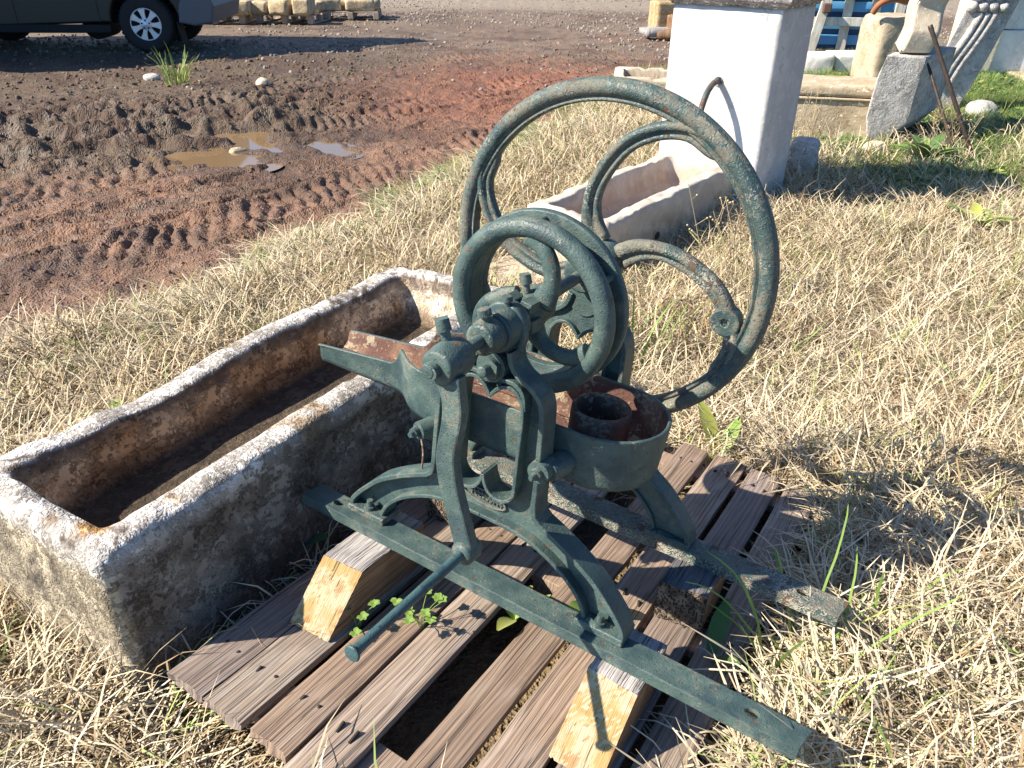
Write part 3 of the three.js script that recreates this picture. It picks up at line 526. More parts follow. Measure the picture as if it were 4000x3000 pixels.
    for (const off of [0, -118, 124]) part('spoke', onShaft(spoke([[0.143, 95], [0.133, 88.5], [0.121, 79], [0.096, 66], [0.064, 52], [0.03, 36]].map(([r, a]) => [r, a + off]), t => 0.033 + 0.012 * ss(0.2, 0, t) + 0.02 * ss(0.65, 1, t), oval), vz(-0.95)), IRON, cw);
    part('hub', [onShaft(lathe([[0.012, 0.045], [0.024, 0.045], [0.03, 0.036], [0.036, 0.012], [0.037, -0.03], [0.028, -0.05], [0.012, -0.052]], 36), vz(-0.945)), onShaft(mergeGeometries(strip([cyl(pol(0.035, 96), pol(0.056, 98), 0.0065, 0.0065, 12), cyl(pol(0.053, 98), pol(0.071, 99), 0.0135, 0.013, 4)])), vz(-0.96))], IRON, cw);
  }
  {   // discharge trough: narrow spout, belled body and round well
    const ch = new THREE.Group(); ch.name = 'water_chute'; mach.add(ch);
    const line = smooth([[-1.107, -0.934], [-1.0, -0.934], [-0.93, -0.934], [-0.89, -0.934], [-0.862, -0.938], [-0.845, -0.948], [-0.82, -0.968], [-0.79, -0.986], [-0.75, -0.998], [-0.7, -1.003], [-0.55, -1.002], [-0.45, -1.001], [-0.4, -1.0]], 90);
    const arc = []; for (let i = 1; i < 40; i++) { const t = (-97 + i / 40 * 194) * D2; arc.push([-0.374 + 0.1286 * Math.cos(t), -0.873 + 0.1286 * Math.sin(t)]); }
    const back = line.map(([u, v]) => [u, -1.746 - v]).reverse();
    const all = [...line, ...arc, ...back], n = all.length;
    const topW = u => { if (u > -0.852) return 0.52; if (u > -0.9) { const t = (u + 0.9) / 0.048; return mix(0.472, 0.522, t * t * t); } return mix(0.448, 0.472, clamp((u + 1.107) / 0.207)); };
    const botW = u => mix(0.398, 0.397, 0) ;
    const inset = u => 0.004 + 0.016 * ss(-0.9, -0.8, u);
    const inner = offsetLine(all, 0.0075), ins = offsetLine(all, 0.0125), innerB = offsetLine(all, 0.0275), mid = offsetLine(all, 0.006), midI = offsetLine(all, 0.0135);
    const R = (pts, f) => pts.map((p, i) => P(p[0], p[1], f(all[i][0], i)));
    const low = u => mix(botW(u), botW(u) - 0.0, 0);
    const outerSkin = skin([R(offsetLine(all, 0.03), u => low(u)), R(ins, u => low(u) + 0.003), R(offsetLine(all, 0.0085), u => low(u) + 0.016), R(mid, u => low(u) + 0.045), R(all, u => topW(u) - 0.003), R(offsetLine(all, 0.002), u => topW(u)), R(offsetLine(all, 0.0065), u => topW(u)), R(offsetLine(all, 0.008), u => topW(u) - 0.002)], { open: true });
    part('outer_wall', outerSkin, IRON, ch);
    const inSkin = skin([R(offsetLine(all, 0.008), u => topW(u) - 0.0015), R(midI, u => low(u) + 0.045), R(offsetLine(all, 0.019), u => low(u) + 0.024), R(offsetLine(all, 0.034), u => low(u) + 0.012)], { open: true });
    part('rusty_lining', inSkin, RUST, ch);
    const fl = offsetLine(all, 0.0335).map(p => new THREE.Vector2(p[0], p[1]));
    const plate = w => { const g = new THREE.ShapeGeometry(new THREE.Shape(fl)); g.rotateX(-Math.PI / 2); g.translate(-U0, w - W0, VV0); return g; };
    part('bottom_plate', plate(0.3975), IRON, ch); part('rusty_floor', plate(0.408), RUST, ch);
    const wp = [[0, 0.0525], [0.098, 0.0525], [0.106, 0.0545], [0.108, 0.058], [0.104, 0.0615], [0.09, 0.0625], [0, 0.0625]];
    part('well_pipe', rod(P(-0.392, -0.862, 0.408), P(-0.392, -0.862, 0.6), wp, 48), RUST, ch);
    part('boss', [cyl(P(-0.403, -1.05, 0.448), P(-0.395, -0.985, 0.448), 0.02, 0.026, 20), cyl(P(-0.414, -1.083, 0.452), P(-0.414, -1.06, 0.452), 0.0125, 0.0125, 6), cyl(P(-0.414, -1.072, 0.452), P(-0.414, -1.03, 0.452), 0.0225, 0.0225, 20), cyl(P(-0.414, -1.096, 0.452), P(-0.414, -1.08, 0.452), 0.0065, 0.0065, 10)], IRON, ch);
    part('boss', [cyl(P(-0.722, -1.035, 0.404), P(-0.705, -0.985, 0.405), 0.02, 0.024, 18), cyl(P(-0.725, -1.05, 0.404), P(-0.725, -1.032, 0.404), 0.011, 0.011, 6), cyl(P(-0.725, -1.06, 0.404), P(-0.725, -1.045, 0.404), 0.006, 0.006, 10)], IRON, ch);
    part('pin_wire', tube([P(-0.705, -1.046, 0.396), P(-0.696, -1.05, 0.37), P(-0.697, -1.05, 0.325)], 0.0022, 12, 6), RUST, ch);
    part('ring_hook', new THREE.TorusGeometry(0.008, 0.0022, 8, 18).translate(-0.49 - U0, 0.53 - W0 + 0.012, -(-0.79 - VV0)), RUST, ch);
  }
}
// ---------------------------------------------------------------- wooden pallet and the blocks that carry the pump
const NAIL = PLAIN(0.03, 0.022, 0.018, 0.9), WOOD_DARK = std(woodTex([0.13, 0.13, 0.145], [0.03, 0.03, 0.035], [0.22, 0.22, 0.23], 371, 12), { bumpScale: 0.008 });
{
  const pal = thing('wooden_pallet', 'weathered grey-brown wooden pallet lying tilted in the grass under the pump', 'pallet', fw(-0.46, -0.77, 0).toArray());
  pal.quaternion.copy(frameQ);
  const L = (u, v, w) => V3(u + 0.46, w, -(v + 0.77)), r = rng(21);
  const boards = [[-0.93, -0.831, -1.535, 0.005], [-0.826, -0.726, -1.535, 0.003], [-0.706, -0.61, -1.532, 0.0], [-0.6035, -0.513, -1.56, 0.004], [-0.432, -0.3435, -1.535, -0.001], [-0.323, -0.2255, -1.535, 0.006], [-0.2065, -0.1107, -1.53, 0.004], [-0.0931, 0.0, -1.53, -0.005]];
  boards.forEach(([a, b, v0, v1], i) => {
    const len = v1 - v0, g = new THREE.BoxGeometry(b - a, 0.022, len, 8, 2, 60), p = g.attributes.position;
    for (let k = 0; k < p.count; k++) {
      let x = p.getX(k), y = p.getY(k), z = p.getZ(k); const e = Math.abs(x) / (b - a) * 2, end = Math.abs(z) / len * 2;
      y += (f2(x * 30 + i * 7, z * 4, 3, 1200 + i) - 0.5) * 0.003 - (e > 0.95 && y > 0 ? 0.0025 : 0) + 0.002 * Math.sin(z * 2 + i);
      x += (f2(z * 9 + i * 13, y * 40, 3, 1220 + i) - 0.5) * 0.004 * (e > 0.9 ? 1 : 0) + 0.0015 * Math.sin(z * 3 + i * 2);
      if (end > 0.99) z += (f2(x * 60 + i * 5, y * 90, 2, 1240) - 0.5) * 0.012;
      p.setXYZ(k, x, y, z);
    }
    g.computeVertexNormals();
    const c = L((a + b) / 2, (v0 + v1) / 2, -0.011 - 0.0015 * (i % 2)); g.translate(c.x, c.y, c.z);
    part('board', g, woods[(i * 5 + 1) % woods.length], pal);
    for (const v of [-0.1, -0.77, -1.42]) for (const s of [0.3, 0.7]) part('nail', cyl(L(mix(a, b, s + rr(-0.06, 0.06, r)), v + rr(-0.03, 0.03, r), -0.004), L(mix(a, b, s), v, 0.0022), 0.0036, 0.0036, 8), NAIL, pal);
  });
  for (const [v, d] of [[-0.085, 0.075], [-0.77, 0.09], [-1.445, 0.095]]) { const c = L(-0.465, v, -0.0455); part('bearer', rbox(0.93, 0.022, d, 0.003).translate(c.x, c.y + 0.008, c.z), woods[2], pal, [0, 0]); }
  for (const [v, d] of [[-0.085, 0.075], [-0.77, 0.09], [-1.445, 0.09]]) for (const u of [-0.88, -0.465, -0.05]) { const c = L(u, v, -0.0785); part('pallet_block', rbox(0.1, 0.06, d, 0.004).translate(c.x, c.y, c.z), woods[3], pal); }

  // blocks: top of weathered grey grain, sides brown, the near end sawn across at a slant
  function chock(name, label, u0, u1, vNearTop, vNearBot, vFar, h, mats, skew = 0, seed = 1) {
    const t = thing(name, label, 'wood block', fw((u0 + u1) / 2, (vNearTop + vFar) / 2, 0).toArray(), 0, 'wood blocks carrying the pump'); t.quaternion.copy(frameQ);
    const uc = (u0 + u1) / 2, vc = (vNearTop + vFar) / 2, Q = (u, v, w) => V3(u - uc, w, -(v - vc));
    const n = 16, m = 14, k = 8, wob = (a, b, s) => (f2(a * 26 + 9, b * 26, 3, seed + s) - 0.5) * 0.005;
    const grid = (f, A, B) => { const rings = []; for (let i = 0; i <= A; i++) { const row = []; for (let j = 0; j <= B; j++) row.push(f(i / A, j / B)); rings.push(row); } return skin(rings, { open: true }); };
    const ed = 0.003, dw = (a, b) => wob(a, b, 1);
    const vn0 = s => skew * (s - 0.5);
    const top = grid((i, j) => Q(mix(u0, u1, i), mix(vNearTop + vn0(i), vFar, j), h + wob(i * 3, j, 3) - (i === 0 || i === 1 || j === 0 ? ed : 0)), 26, n);
    const side = u => grid((i, j) => Q(u + wob(i, j * 3, u > uc ? 5 : 7) * 0.8, mix(mix(vNearTop, vNearBot, 1 - i) + vn0(u > uc ? 1 : 0), vFar, j), mix(0.001, h - ed, i)), m, n);
    const end = grid((i, j) => Q(mix(u0, u1, i) + (i === 0 || i === 1 ? 0 : 0), mix(vNearBot, vNearTop, j) + vn0(i) + wob(i * 2, j * 2, 9) * 0.7 + (j < 0.08 ? 0.004 * (f2(i * 40, 2, 2, seed) - 0.5) : 0), mix(0.001 + 0.004 * f2(i * 30, 1, 2, seed + 4), h - ed, j)), 24, 20);
    const farE = grid((i, j) => Q(mix(u0, u1, i), vFar, mix(0.001, h, j)), k, k);
    part('top_face', top, mats[0], t, [0, 0]); part('side_face', [side(u0), side(u1)], mats[1], t, [0.07, 0]); part('sawn_end', end, mats[2], t, [seed * 0.013, 0.02]); part('far_end', farE, mats[1], t);
    return t;
  }
  chock('wood_block', 'pale sawn wood block under the left foot of the pump, knot in its cut end', -0.838, -0.736, -1.196, -1.3, -0.98, 0.122, [WOOD_GREY, WOOD_SIDE, CUT], 0.008, 31);
  chock('wood_block', 'big wood block with wide yellow slanted cut face under the near bar', -0.226, -0.122, -1.131, -1.258, -0.985, 0.122, [WOOD_GREY, WOOD_SIDE, CUT], -0.004, 47);
  chock('wood_block', 'dark wood block with cracked end grain under the rear bar on the right', -0.208, -0.102, -0.803, -0.785, -0.64, 0.121, [WOOD_DARK, WOOD_SIDE, CUT_GREY], 0.02, 59);
  chock('wood_block', 'mossy wood block half hidden behind the crank under the rear bar', -0.838, -0.74, -0.83, -0.82, -0.62, 0.121, [WOOD_GREY, WOOD_SIDE, CUT_GREY], 0.01, 67);
}
// ---------------------------------------------------------------- white pillar fountain with its marble basin
const PN = V3(0.817, 0, 0.576).normalize(), PR = V3(0.576, 0, -0.817).normalize();     // along the front face, and back into the pillar
{
  const front = V3(0.924, 0, -5.07), Wd = 0.662, Dp = 0.6;
  const c = front.clone().addScaledVector(PN, Wd / 2).addScaledVector(PR, Dp / 2);
  const turn = Math.atan2(-PN.z, PN.x);
  const t = thing('fountain_pillar', 'square white-grey stone pillar fountain with dark moulded cap and curved iron spout', 'pillar', [c.x, 0, c.z], turn);
  part('shaft', blockGeo(Wd, 1.24, Dp, 0.012, 0.002, 9, 61, 0.03).translate(0, 0.57, 0), PILLAR, t);
  const prof = [[0, 0], [0.012, 0.0], [0.016, 0.012], [0.024, 0.018], [0.05, 0.03], [0.056, 0.05], [0.052, 0.07], [0.03, 0.085], [0.03, 0.42], [0, 0.42]];
  const rings = prof.map(([o, y]) => rrect(0, 0, Wd / 2 + o, Dp / 2 + o, 0.008, 1.188 + y, 16, 14, 3));
  part('cap', rock(skin(rings, { cap1: true }), 0.003, 12, 65), PILLAR_CAP, t);
  // spout: iron pipe that curves out and down
  const loc = p => t.worldToLocal(p); t.updateMatrixWorld(true);
  const b = V3(1.205, 0.785, -4.874), o = PR.clone().negate(), dn = V3(0, -1, 0), at = (out, d) => loc(b.clone().addScaledVector(o, out).addScaledVector(dn, d));
  part('spout', [tube([at(-0.03, 0), at(0.03, -0.004), at(0.09, 0.006), at(0.15, 0.04), at(0.195, 0.095), at(0.225, 0.16)], 0.0175, 30, 14), tube([at(-0.01, 0), at(0.012, 0)], 0.026, 3, 14)], std(ironTex(0.4, 0.2, 0.45, 161), { color: new THREE.Color().setRGB(0.9, 0.75, 0.75), bumpScale: 0.001 }), t);
}
function marbleBasin(name, label, cat, pos, turn, hx, hz, h, wall, depth, seed, tint, chip = 0.02, group, step) {
  const t = thing(name, label, cat, pos, turn, group), ix = hx - wall, iz = hz - wall, fl = h - depth;
  const lv = [[-0.05, hx - 0.01, hz - 0.01, 0.03], [0.03, hx - 0.008, hz - 0.008, 0.03], [h * 0.5, hx - 0.003, hz - 0.003, 0.03], [h - 0.03, hx, hz, 0.03], [h - 0.008, hx - 0.003, hz - 0.003, 0.03], [h, hx - 0.014, hz - 0.014, 0.035], [h + 0.001, ix + 0.01, iz + 0.01, 0.06], [h - 0.004, ix, iz, 0.06], [h - 0.03, ix - 0.006, iz - 0.006, 0.06], [mix(h, fl, 0.6), ix - 0.016, iz - 0.02, 0.07], [fl + 0.025, ix - 0.035, iz - 0.04, 0.07], [fl + 0.006, ix - 0.06, iz - 0.065, 0.06], [fl, ix - 0.1, iz - 0.1, 0.05], [fl, ix * 0.3, iz * 0.3, 0.02]];
  const g = basinGeo(lv, Math.round(hx / 0.012), Math.round(hz / 0.012), 0.004, 8, seed, (x, y, z, k) => {
    const a = f3(x * 5, y * 5, z * 5, 4, seed + 1), b = f3(x * 24, y * 24, z * 24, 3, seed + 5);
    let c = mix3(tint[0], tint[1], ss(0.35, 0.65, a));
    if (k >= 7) c = mix3(c, tint[2], ss(0.35, 0.7, a * 0.5 + b * 0.4 + 0.25 * ss(h, fl, y)));
    else if (k < 4) c = mix3(c, tint[3], ss(0.35, 0.7, a * 0.6 + b * 0.4) * ss(h, h * 0.4, y));
    return c;
  }, step);
  const p = g.attributes.position;
  for (let i = 0; i < p.count; i++) { const x = p.getX(i), y = p.getY(i), z = p.getZ(i); if (y > h - 0.04) p.setY(i, y - chip * ss(0.5, 0.75, f2(x * 9 + seed, z * 9, 3, seed)) * ss(h - 0.04, h - 0.01, y)); }
  g.computeVertexNormals(); colored('body', g, MARBLE_V, t); return t;
}
{
  const A = V3(0.816, 0, -1.05).normalize(), near = V3(0.447, 0, -3.574), len = 1.5, wid = 0.5;
  const side = V3(-A.z, 0, A.x).multiplyScalar(-1); if (side.x > 0) side.negate();
  const c = near.clone().addScaledVector(A, len / 2).addScaledVector(side, wid / 2);
  const T = [[0.5, 0.44, 0.38], [0.6, 0.55, 0.49], [0.42, 0.34, 0.28], [0.34, 0.26, 0.16]];
  const m = marbleBasin('marble_basin', 'long pale marble basin set against the front of the white pillar', 'basin', [c.x, 0, c.z], Math.atan2(-A.z, A.x), len / 2, wid / 2, 0.33, 0.075, 0.17, 211, T, 0.014);
  part('drain_hole', new THREE.TorusGeometry(0.019, 0.004, 8, 20).translate(-0.22, 0.13, wid / 2 - 0.001), PLAIN(0.05, 0.04, 0.03), m);
  part('drain_plug', new THREE.CircleGeometry(0.018, 20).translate(-0.22, 0.13, wid / 2 + 0.003), PLAIN(0.02, 0.016, 0.012), m);
}
tag(part('stone_slab', blockGeo(0.52, 0.12, 0.42, 0.015, 0.006, 7, 71, 0.03).rotateY(0.5).translate(0.1, 0.03, -3.62), BEIGE, scene), 'flat beige stone slab lying between the grey trough and the marble basin', 'slab');
tag(part('stone_slab', blockGeo(0.4, 0.07, 0.3, 0.012, 0.006, 7, 74, 0.03).rotateY(0.9).translate(0.37, 0.01, -3.3), BEIGE, scene), 'small flat stone half buried in front of the marble basin corner', 'slab');
marbleBasin('small_stone_basin', 'small square grey stone basin behind the white pillar at the mud edge', 'basin', [1.5, 0, -8.85], -0.12, 0.44, 0.42, 0.28, 0.1, 0.14, 231, [[0.46, 0.4, 0.3], [0.6, 0.54, 0.44], [0.3, 0.24, 0.18], [0.36, 0.33, 0.2]], 0.02, undefined, 0.05);
// split logs behind the pillar
{
  const lg = (name, label, x, y, z, w, h, d, ry, mat, seed) => tag(part(name, blockGeo(w, h, d, 0.04, 0.03, 3, seed, 0.06).rotateY(ry).translate(x, y, z), mat, scene), label, 'wood');
  lg('log_chunk', 'upright yellow sawn log chunk beside the far left edge of the pillar', 2.62, 0.36, -15.3, 0.42, 0.46, 0.4, 0.3, CUT, 81);
  lg('log_chunk', 'split orange firewood piece leaning on the yellow log chunk', 2.86, 0.22, -15.0, 0.38, 0.36, 0.3, 0.8, WOOD_SIDE, 83);
  lg('wood_plank', 'pale grey plank end under the yellow log chunk', 2.5, 0.11, -15.1, 0.55, 0.13, 0.5, 0.2, WOOD_GREY, 85);
  tag(part('round_log', rock(new THREE.CylinderGeometry(0.09, 0.1, 0.75, 20, 8).rotateZ(Math.PI / 2), 0.012, 8, 87).rotateY(-0.15).translate(2.85, 0.08, -14.85), WOOD_SIDE, scene), 'thin brown log lying in front of the split firewood', 'log');
}
// ---------------------------------------------------------------- stones gathered on the right
{
  const s = thing('carved_sarcophagus', 'long beige stone chest with moulded lid edge behind the pillar', 'stone', [2.72, 0, -7.12], -0.18);
  part('body', blockGeo(1.5, 0.42, 0.55, 0.02, 0.008, 6, 91, 0.03).translate(-0.1, 0.13, -0.2), BEIGE, s);
  part('lid', blockGeo(1.54, 0.1, 0.6, 0.02, 0.007, 6, 93, 0.03).translate(-0.1, 0.405, -0.2), BEIGE, s);
  part('moulding', blockGeo(1.5, 0.025, 0.03, 0.01, 0.003, 9, 95, 0.02).translate(-0.1, 0.34, 0.085), BEIGE, s);
}
marbleBasin('white_sink', 'low white stone sink standing on the beige stone chest', 'sink', [3.55, 0.16, -8.25], -0.12, 0.4, 0.26, 0.16, 0.05, 0.07, 251, [[0.72, 0.68, 0.58], [0.78, 0.75, 0.68], [0.5, 0.46, 0.38], [0.66, 0.6, 0.48]], 0.01, undefined, 0.04);
{
  // leaning rough block: built from its corner outline, front face towards the camera
  const prismBlock = (name, label, cat, pts, z0, shift, mat, amp, seed, cell = 6) => {     // pts: outline [x, y] at depth z0; shift = [dx, dy, dz] to the back face
    const n = 6, out = []; for (let i = 0; i < pts.length; i++) { const a = pts[i], b = pts[(i + 1) % pts.length]; for (let k = 0; k < n; k++) out.push([mix(a[0], b[0], k / n), mix(a[1], b[1], k / n)]); }
    const cx = out.reduce((q, p) => q + p[0], 0) / out.length, cy = out.reduce((q, p) => q + p[1], 0) / out.length, rings = [];
    for (const f of [0.05, 0.4, 0.75, 0.955]) rings.push(out.map(p => V3(mix(cx, p[0], f), mix(cy, p[1], f), z0 + 0.012)));
    rings.push(out.map(p => V3(mix(cx, p[0], 0.985), mix(cy, p[1], 0.985), z0 + 0.009)));
    for (let k = 0; k <= cell; k++) rings.push(out.map(p => V3(p[0] + shift[0] * k / cell, p[1] + shift[1] * k / cell, z0 + shift[2] * k / cell)));
    const base = V3(pts[0][0], 0, z0), g = rock(skin(rings, { cap1: true, cap0: true }), amp, 7, seed).translate(-base.x, 0, -base.z);
    const m = part(name, g, mat, scene); m.position.copy(base); return tag(m, label, cat);
  };
  prismBlock('rough_stone_block', 'rough grey granite block with a ragged underside standing on stones', 'stone', [[2.95, 0.25], [2.99, 0.06], [3.12, 0.04], [3.3, 0.2], [3.31, 0.42], [3.32, 0.715], [3.0, 0.73], [2.96, 0.55]], -6.75, [0.62, 0, -0.75], GRANITE, 0.012, 101);
  // cream scrolled block standing on the granite block
  const cr = thing('scrolled_stone', 'cream carved stone with concave front standing on the granite block', 'carving', [3.16, 0.735, -6.85], 0.1);
  { const prof = [[0.0, 0], [0.012, 0.03], [0.016, 0.15], [-0.005, 0.19], [-0.05, 0.27], [-0.07, 0.34], [-0.05, 0.42], [-0.01, 0.5], [0.0, 0.62], [0.0, 0.8]];
    const W = 0.26, rings = smooth(prof, 26).map(([z, y]) => [V3(-0.02 + y * 0.24, y, z), V3(-0.02 + W + y * 0.24, y, z), V3(W + 0.32 + y * 0.24, y, z - 0.62), V3(0.3 + y * 0.24, y, z - 0.66)]);
    const dense = rings.map(r => { const o = []; r.forEach((p, i) => { const q = r[(i + 1) % 4]; for (let k = 0; k < 8; k++) o.push(p.clone().lerp(q, k / 8)); }); return o; });
    part('body', rock(skin(dense, { cap0: true, cap1: true }), 0.004, 7, 103), CREAM, cr);
    part('chisel_mark', [0, 1, 2].flatMap(r => Array.from({ length: 11 }, (_, i) => rbox(0.004, 0.03, 0.004, 0.001, 1).translate(0.03 + i * 0.018, 0.05 + r * 0.042, 0.012))), BEIGE, cr); }
  prismBlock('fluted_slab', 'tall grey slab with carved scallops and flutes leaning behind the granite block', 'carving', [[4.08, 0.03], [4.55, 0.0], [4.7, 0.46], [4.98, 1.5], [4.52, 1.52], [4.3, 0.7]], -8.35, [0.2, 0.05, -0.3], GRANITE, 0.01, 105);
  const flutes = []; for (let i = 0; i < 3; i++) { const x0 = 4.4 + i * 0.07, x1 = x0 - 0.14; flutes.push(tube([V3(x0 + 0.12, 0.93, -8.33), V3(x0 + 0.05, 0.75, -8.325), V3(x1 + 0.05, 0.45, -8.33), V3(x1, 0.3, -8.33)], 0.032, 10, 10)); }
  for (let i = 0; i < 4; i++) for (const y of [0.99, 1.09]) flutes.push(new THREE.SphereGeometry(0.052, 14, 10).translate(4.42 + i * 0.1 + (y - 0.99) * 0.3, y, -8.335));
  { const f = part('scallop_relief', flutes, GRANITE, scene); f.removeFromParent(); const host = scene.getObjectByName('fluted_slab'); f.name = 'scallop_relief'; f.position.copy(host.position).negate(); host.add(f); }
  prismBlock('marble_slab', 'narrow cream stone slab standing edge on beside the white slabs', 'slab', [[6.1, 0.06], [6.22, 0.05], [6.33, 1.5], [6.12, 1.5]], -10.9, [-0.25, 0.0, -0.5], CREAM, 0.004, 111);
  prismBlock('marble_slab', 'broad white marble slab standing upright at the far right, lower piece', 'slab', [[6.2, 0.06], [6.75, 0.02], [6.95, 0.56], [6.28, 0.56]], -11.0, [0.05, 0.0, -0.16], WHITE_STONE, 0.004, 113);
  prismBlock('marble_slab', 'white marble slab stacked on the broad upright slab at the far right', 'slab', [[6.28, 0.567], [6.97, 0.567], [7.1, 1.5], [6.4, 1.5]], -11.03, [0.05, 0.0, -0.16], WHITE_STONE, 0.004, 115);
  tag(part('stone_plinth', blockGeo(1.0, 0.14, 0.5, 0.02, 0.008, 6, 117, 0.05).translate(7.0, 0.0, -10.75), BEIGE, scene), 'low pale stone plinth in the weeds below the white slabs', 'stone');
  tag(part('weathered_stone_block', blockGeo(0.62, 0.86, 0.5, 0.07, 0.02, 5, 119, 0.04).rotateY(0.15).translate(4.5, 0.36, -10.1), BEIGE, scene), 'weathered beige stone block with rounded corners in front of the blue boards', 'stone');
  tag(part('boulder', rock(new THREE.IcosahedronGeometry(0.16, 4).scale(1, 0.75, 0.8), 0.03, 6, 121).translate(4.66, 0.06, -8.1), GRANITE, scene), 'grey boulder in the shade at the foot of the fluted slab', 'boulder');
  tag(part('boulder', rock(new THREE.IcosahedronGeometry(0.11, 4).scale(1, 0.85, 0.8), 0.025, 7, 123).translate(2.97, 0.02, -6.5), CREAM, scene), 'small pale boulder propping the granite block', 'boulder');
  tag(part('boundary_stone', blockGeo(0.2, 0.36, 0.26, 0.05, 0.015, 6, 125, 0.03).rotateY(-0.4).translate(2.06, 0.12, -5.6), GRANITE, scene), 'short grey stone standing in the shade against the right side of the pillar', 'stone');
  for (const [x, z, w, d, l, s] of [[3.98, -11.1, 0.42, 0.4, 'low white stone block, left of the two behind the sink', 131], [4.45, -11.2, 0.46, 0.5, 'low white stone block with rippled top, right of the two behind the sink', 133]]) tag(part('white_block', blockGeo(w, 0.3, d, 0.03, 0.02, 5, s, 0.04).translate(x, 0.1, z), WHITE_STONE, scene), l, 'stone');
  // iron bars leaning on the stones
  const RB = std(ironTex(0.3, 0.1, 0.5, 171), { color: new THREE.Color().setRGB(0.5, 0.32, 0.28), bumpScale: 0.001 });
  { const a = V3(3.68, -0.05, -6.18), m = part('iron_bar', rod(V3(0, 0, 0), V3(3.18, 0.98, -6.55).sub(a), [[0, 0.001], [0, 0.017], [1.14, 0.017], [1.16, 0.02], [1.19, 0.018], [1.192, 0.001]], 14), RB, scene); m.position.copy(a); tag(m, 'long rusty iron bar leaning in front of the granite block', 'bar'); }
  { const a = V3(3.6, -0.05, -6.32), m = part('iron_bar', rod(V3(0, 0, 0), V3(3.37, 0.7, -6.85).sub(a), [[0, 0.001], [0, 0.018], [0.85, 0.012], [0.93, 0.004], [0.95, 0.001]], 12), RB, scene); m.position.copy(a); tag(m, 'short dark iron spike leaning left of the long rusty bar', 'bar'); }
  // broken terracotta jar on the far stones
  tag(part('terracotta_pipe', tube([V3(4.1, 0.82, -9.85), V3(4.13, 0.91, -9.8), V3(4.22, 0.955, -9.8), V3(4.36, 0.96, -9.85), V3(4.5, 0.93, -9.95)], 0.034, 20, 12), PLAIN(0.3, 0.11, 0.045, 0.75), scene), 'curved orange terracotta piece lying on top of the weathered stone block', 'terracotta');
}
// ---------------------------------------------------------------- blue and white crate of boards behind the stones
{
  const t = thing('board_crate', 'crate of pale timber battens and blue boards behind the stones', 'crate', [5.3, 0, -13.7], -0.09);
  const white = std(WOOD_T, { color: new THREE.Color().setRGB(2.0, 2.35, 2.5), bumpScale: 0.002 }), blue = PLAIN(0.09, 0.3, 0.56, 0.6), dark = PLAIN(0.02, 0.03, 0.06);
  for (let i = 0; i < 4; i++) part('blue_board', blockGeo(1.9, 0.15, 0.03, 0.006, 0.003, 5, 140 + i, 0.08).translate(0.1, 0.14 + i * 0.235 + (i > 1 ? 0.02 : 0), -0.14), blue, t);
  for (const y of [0.42, 0.82]) part('batten', rbox(1.9, 0.13, 0.04, 0.006).translate(0.1, y, 0.0), white, t);
  for (const [x, tilt] of [[-0.4, -0.16], [0.78, 0]]) part('upright', rbox(0.15, 1.1, 0.04, 0.006).rotateZ(tilt).translate(x, 0.52, 0.045), white, t);
  for (const x of [0.02, 0.45]) part('back_post', rbox(0.14, 1.05, 0.05, 0.006).translate(x, 0.5, -0.08), white, t);
  part('corner_block', rbox(0.13, 0.14, 0.1, 0.02).translate(-0.36, 0.62, 0.1), PLAIN(0.1, 0.06, 0.045), t);
  part('shade_back', rbox(2.0, 1.1, 0.03, 0.004).translate(0.1, 0.55, -0.2), PLAIN(0.05, 0.1, 0.2), t);
}
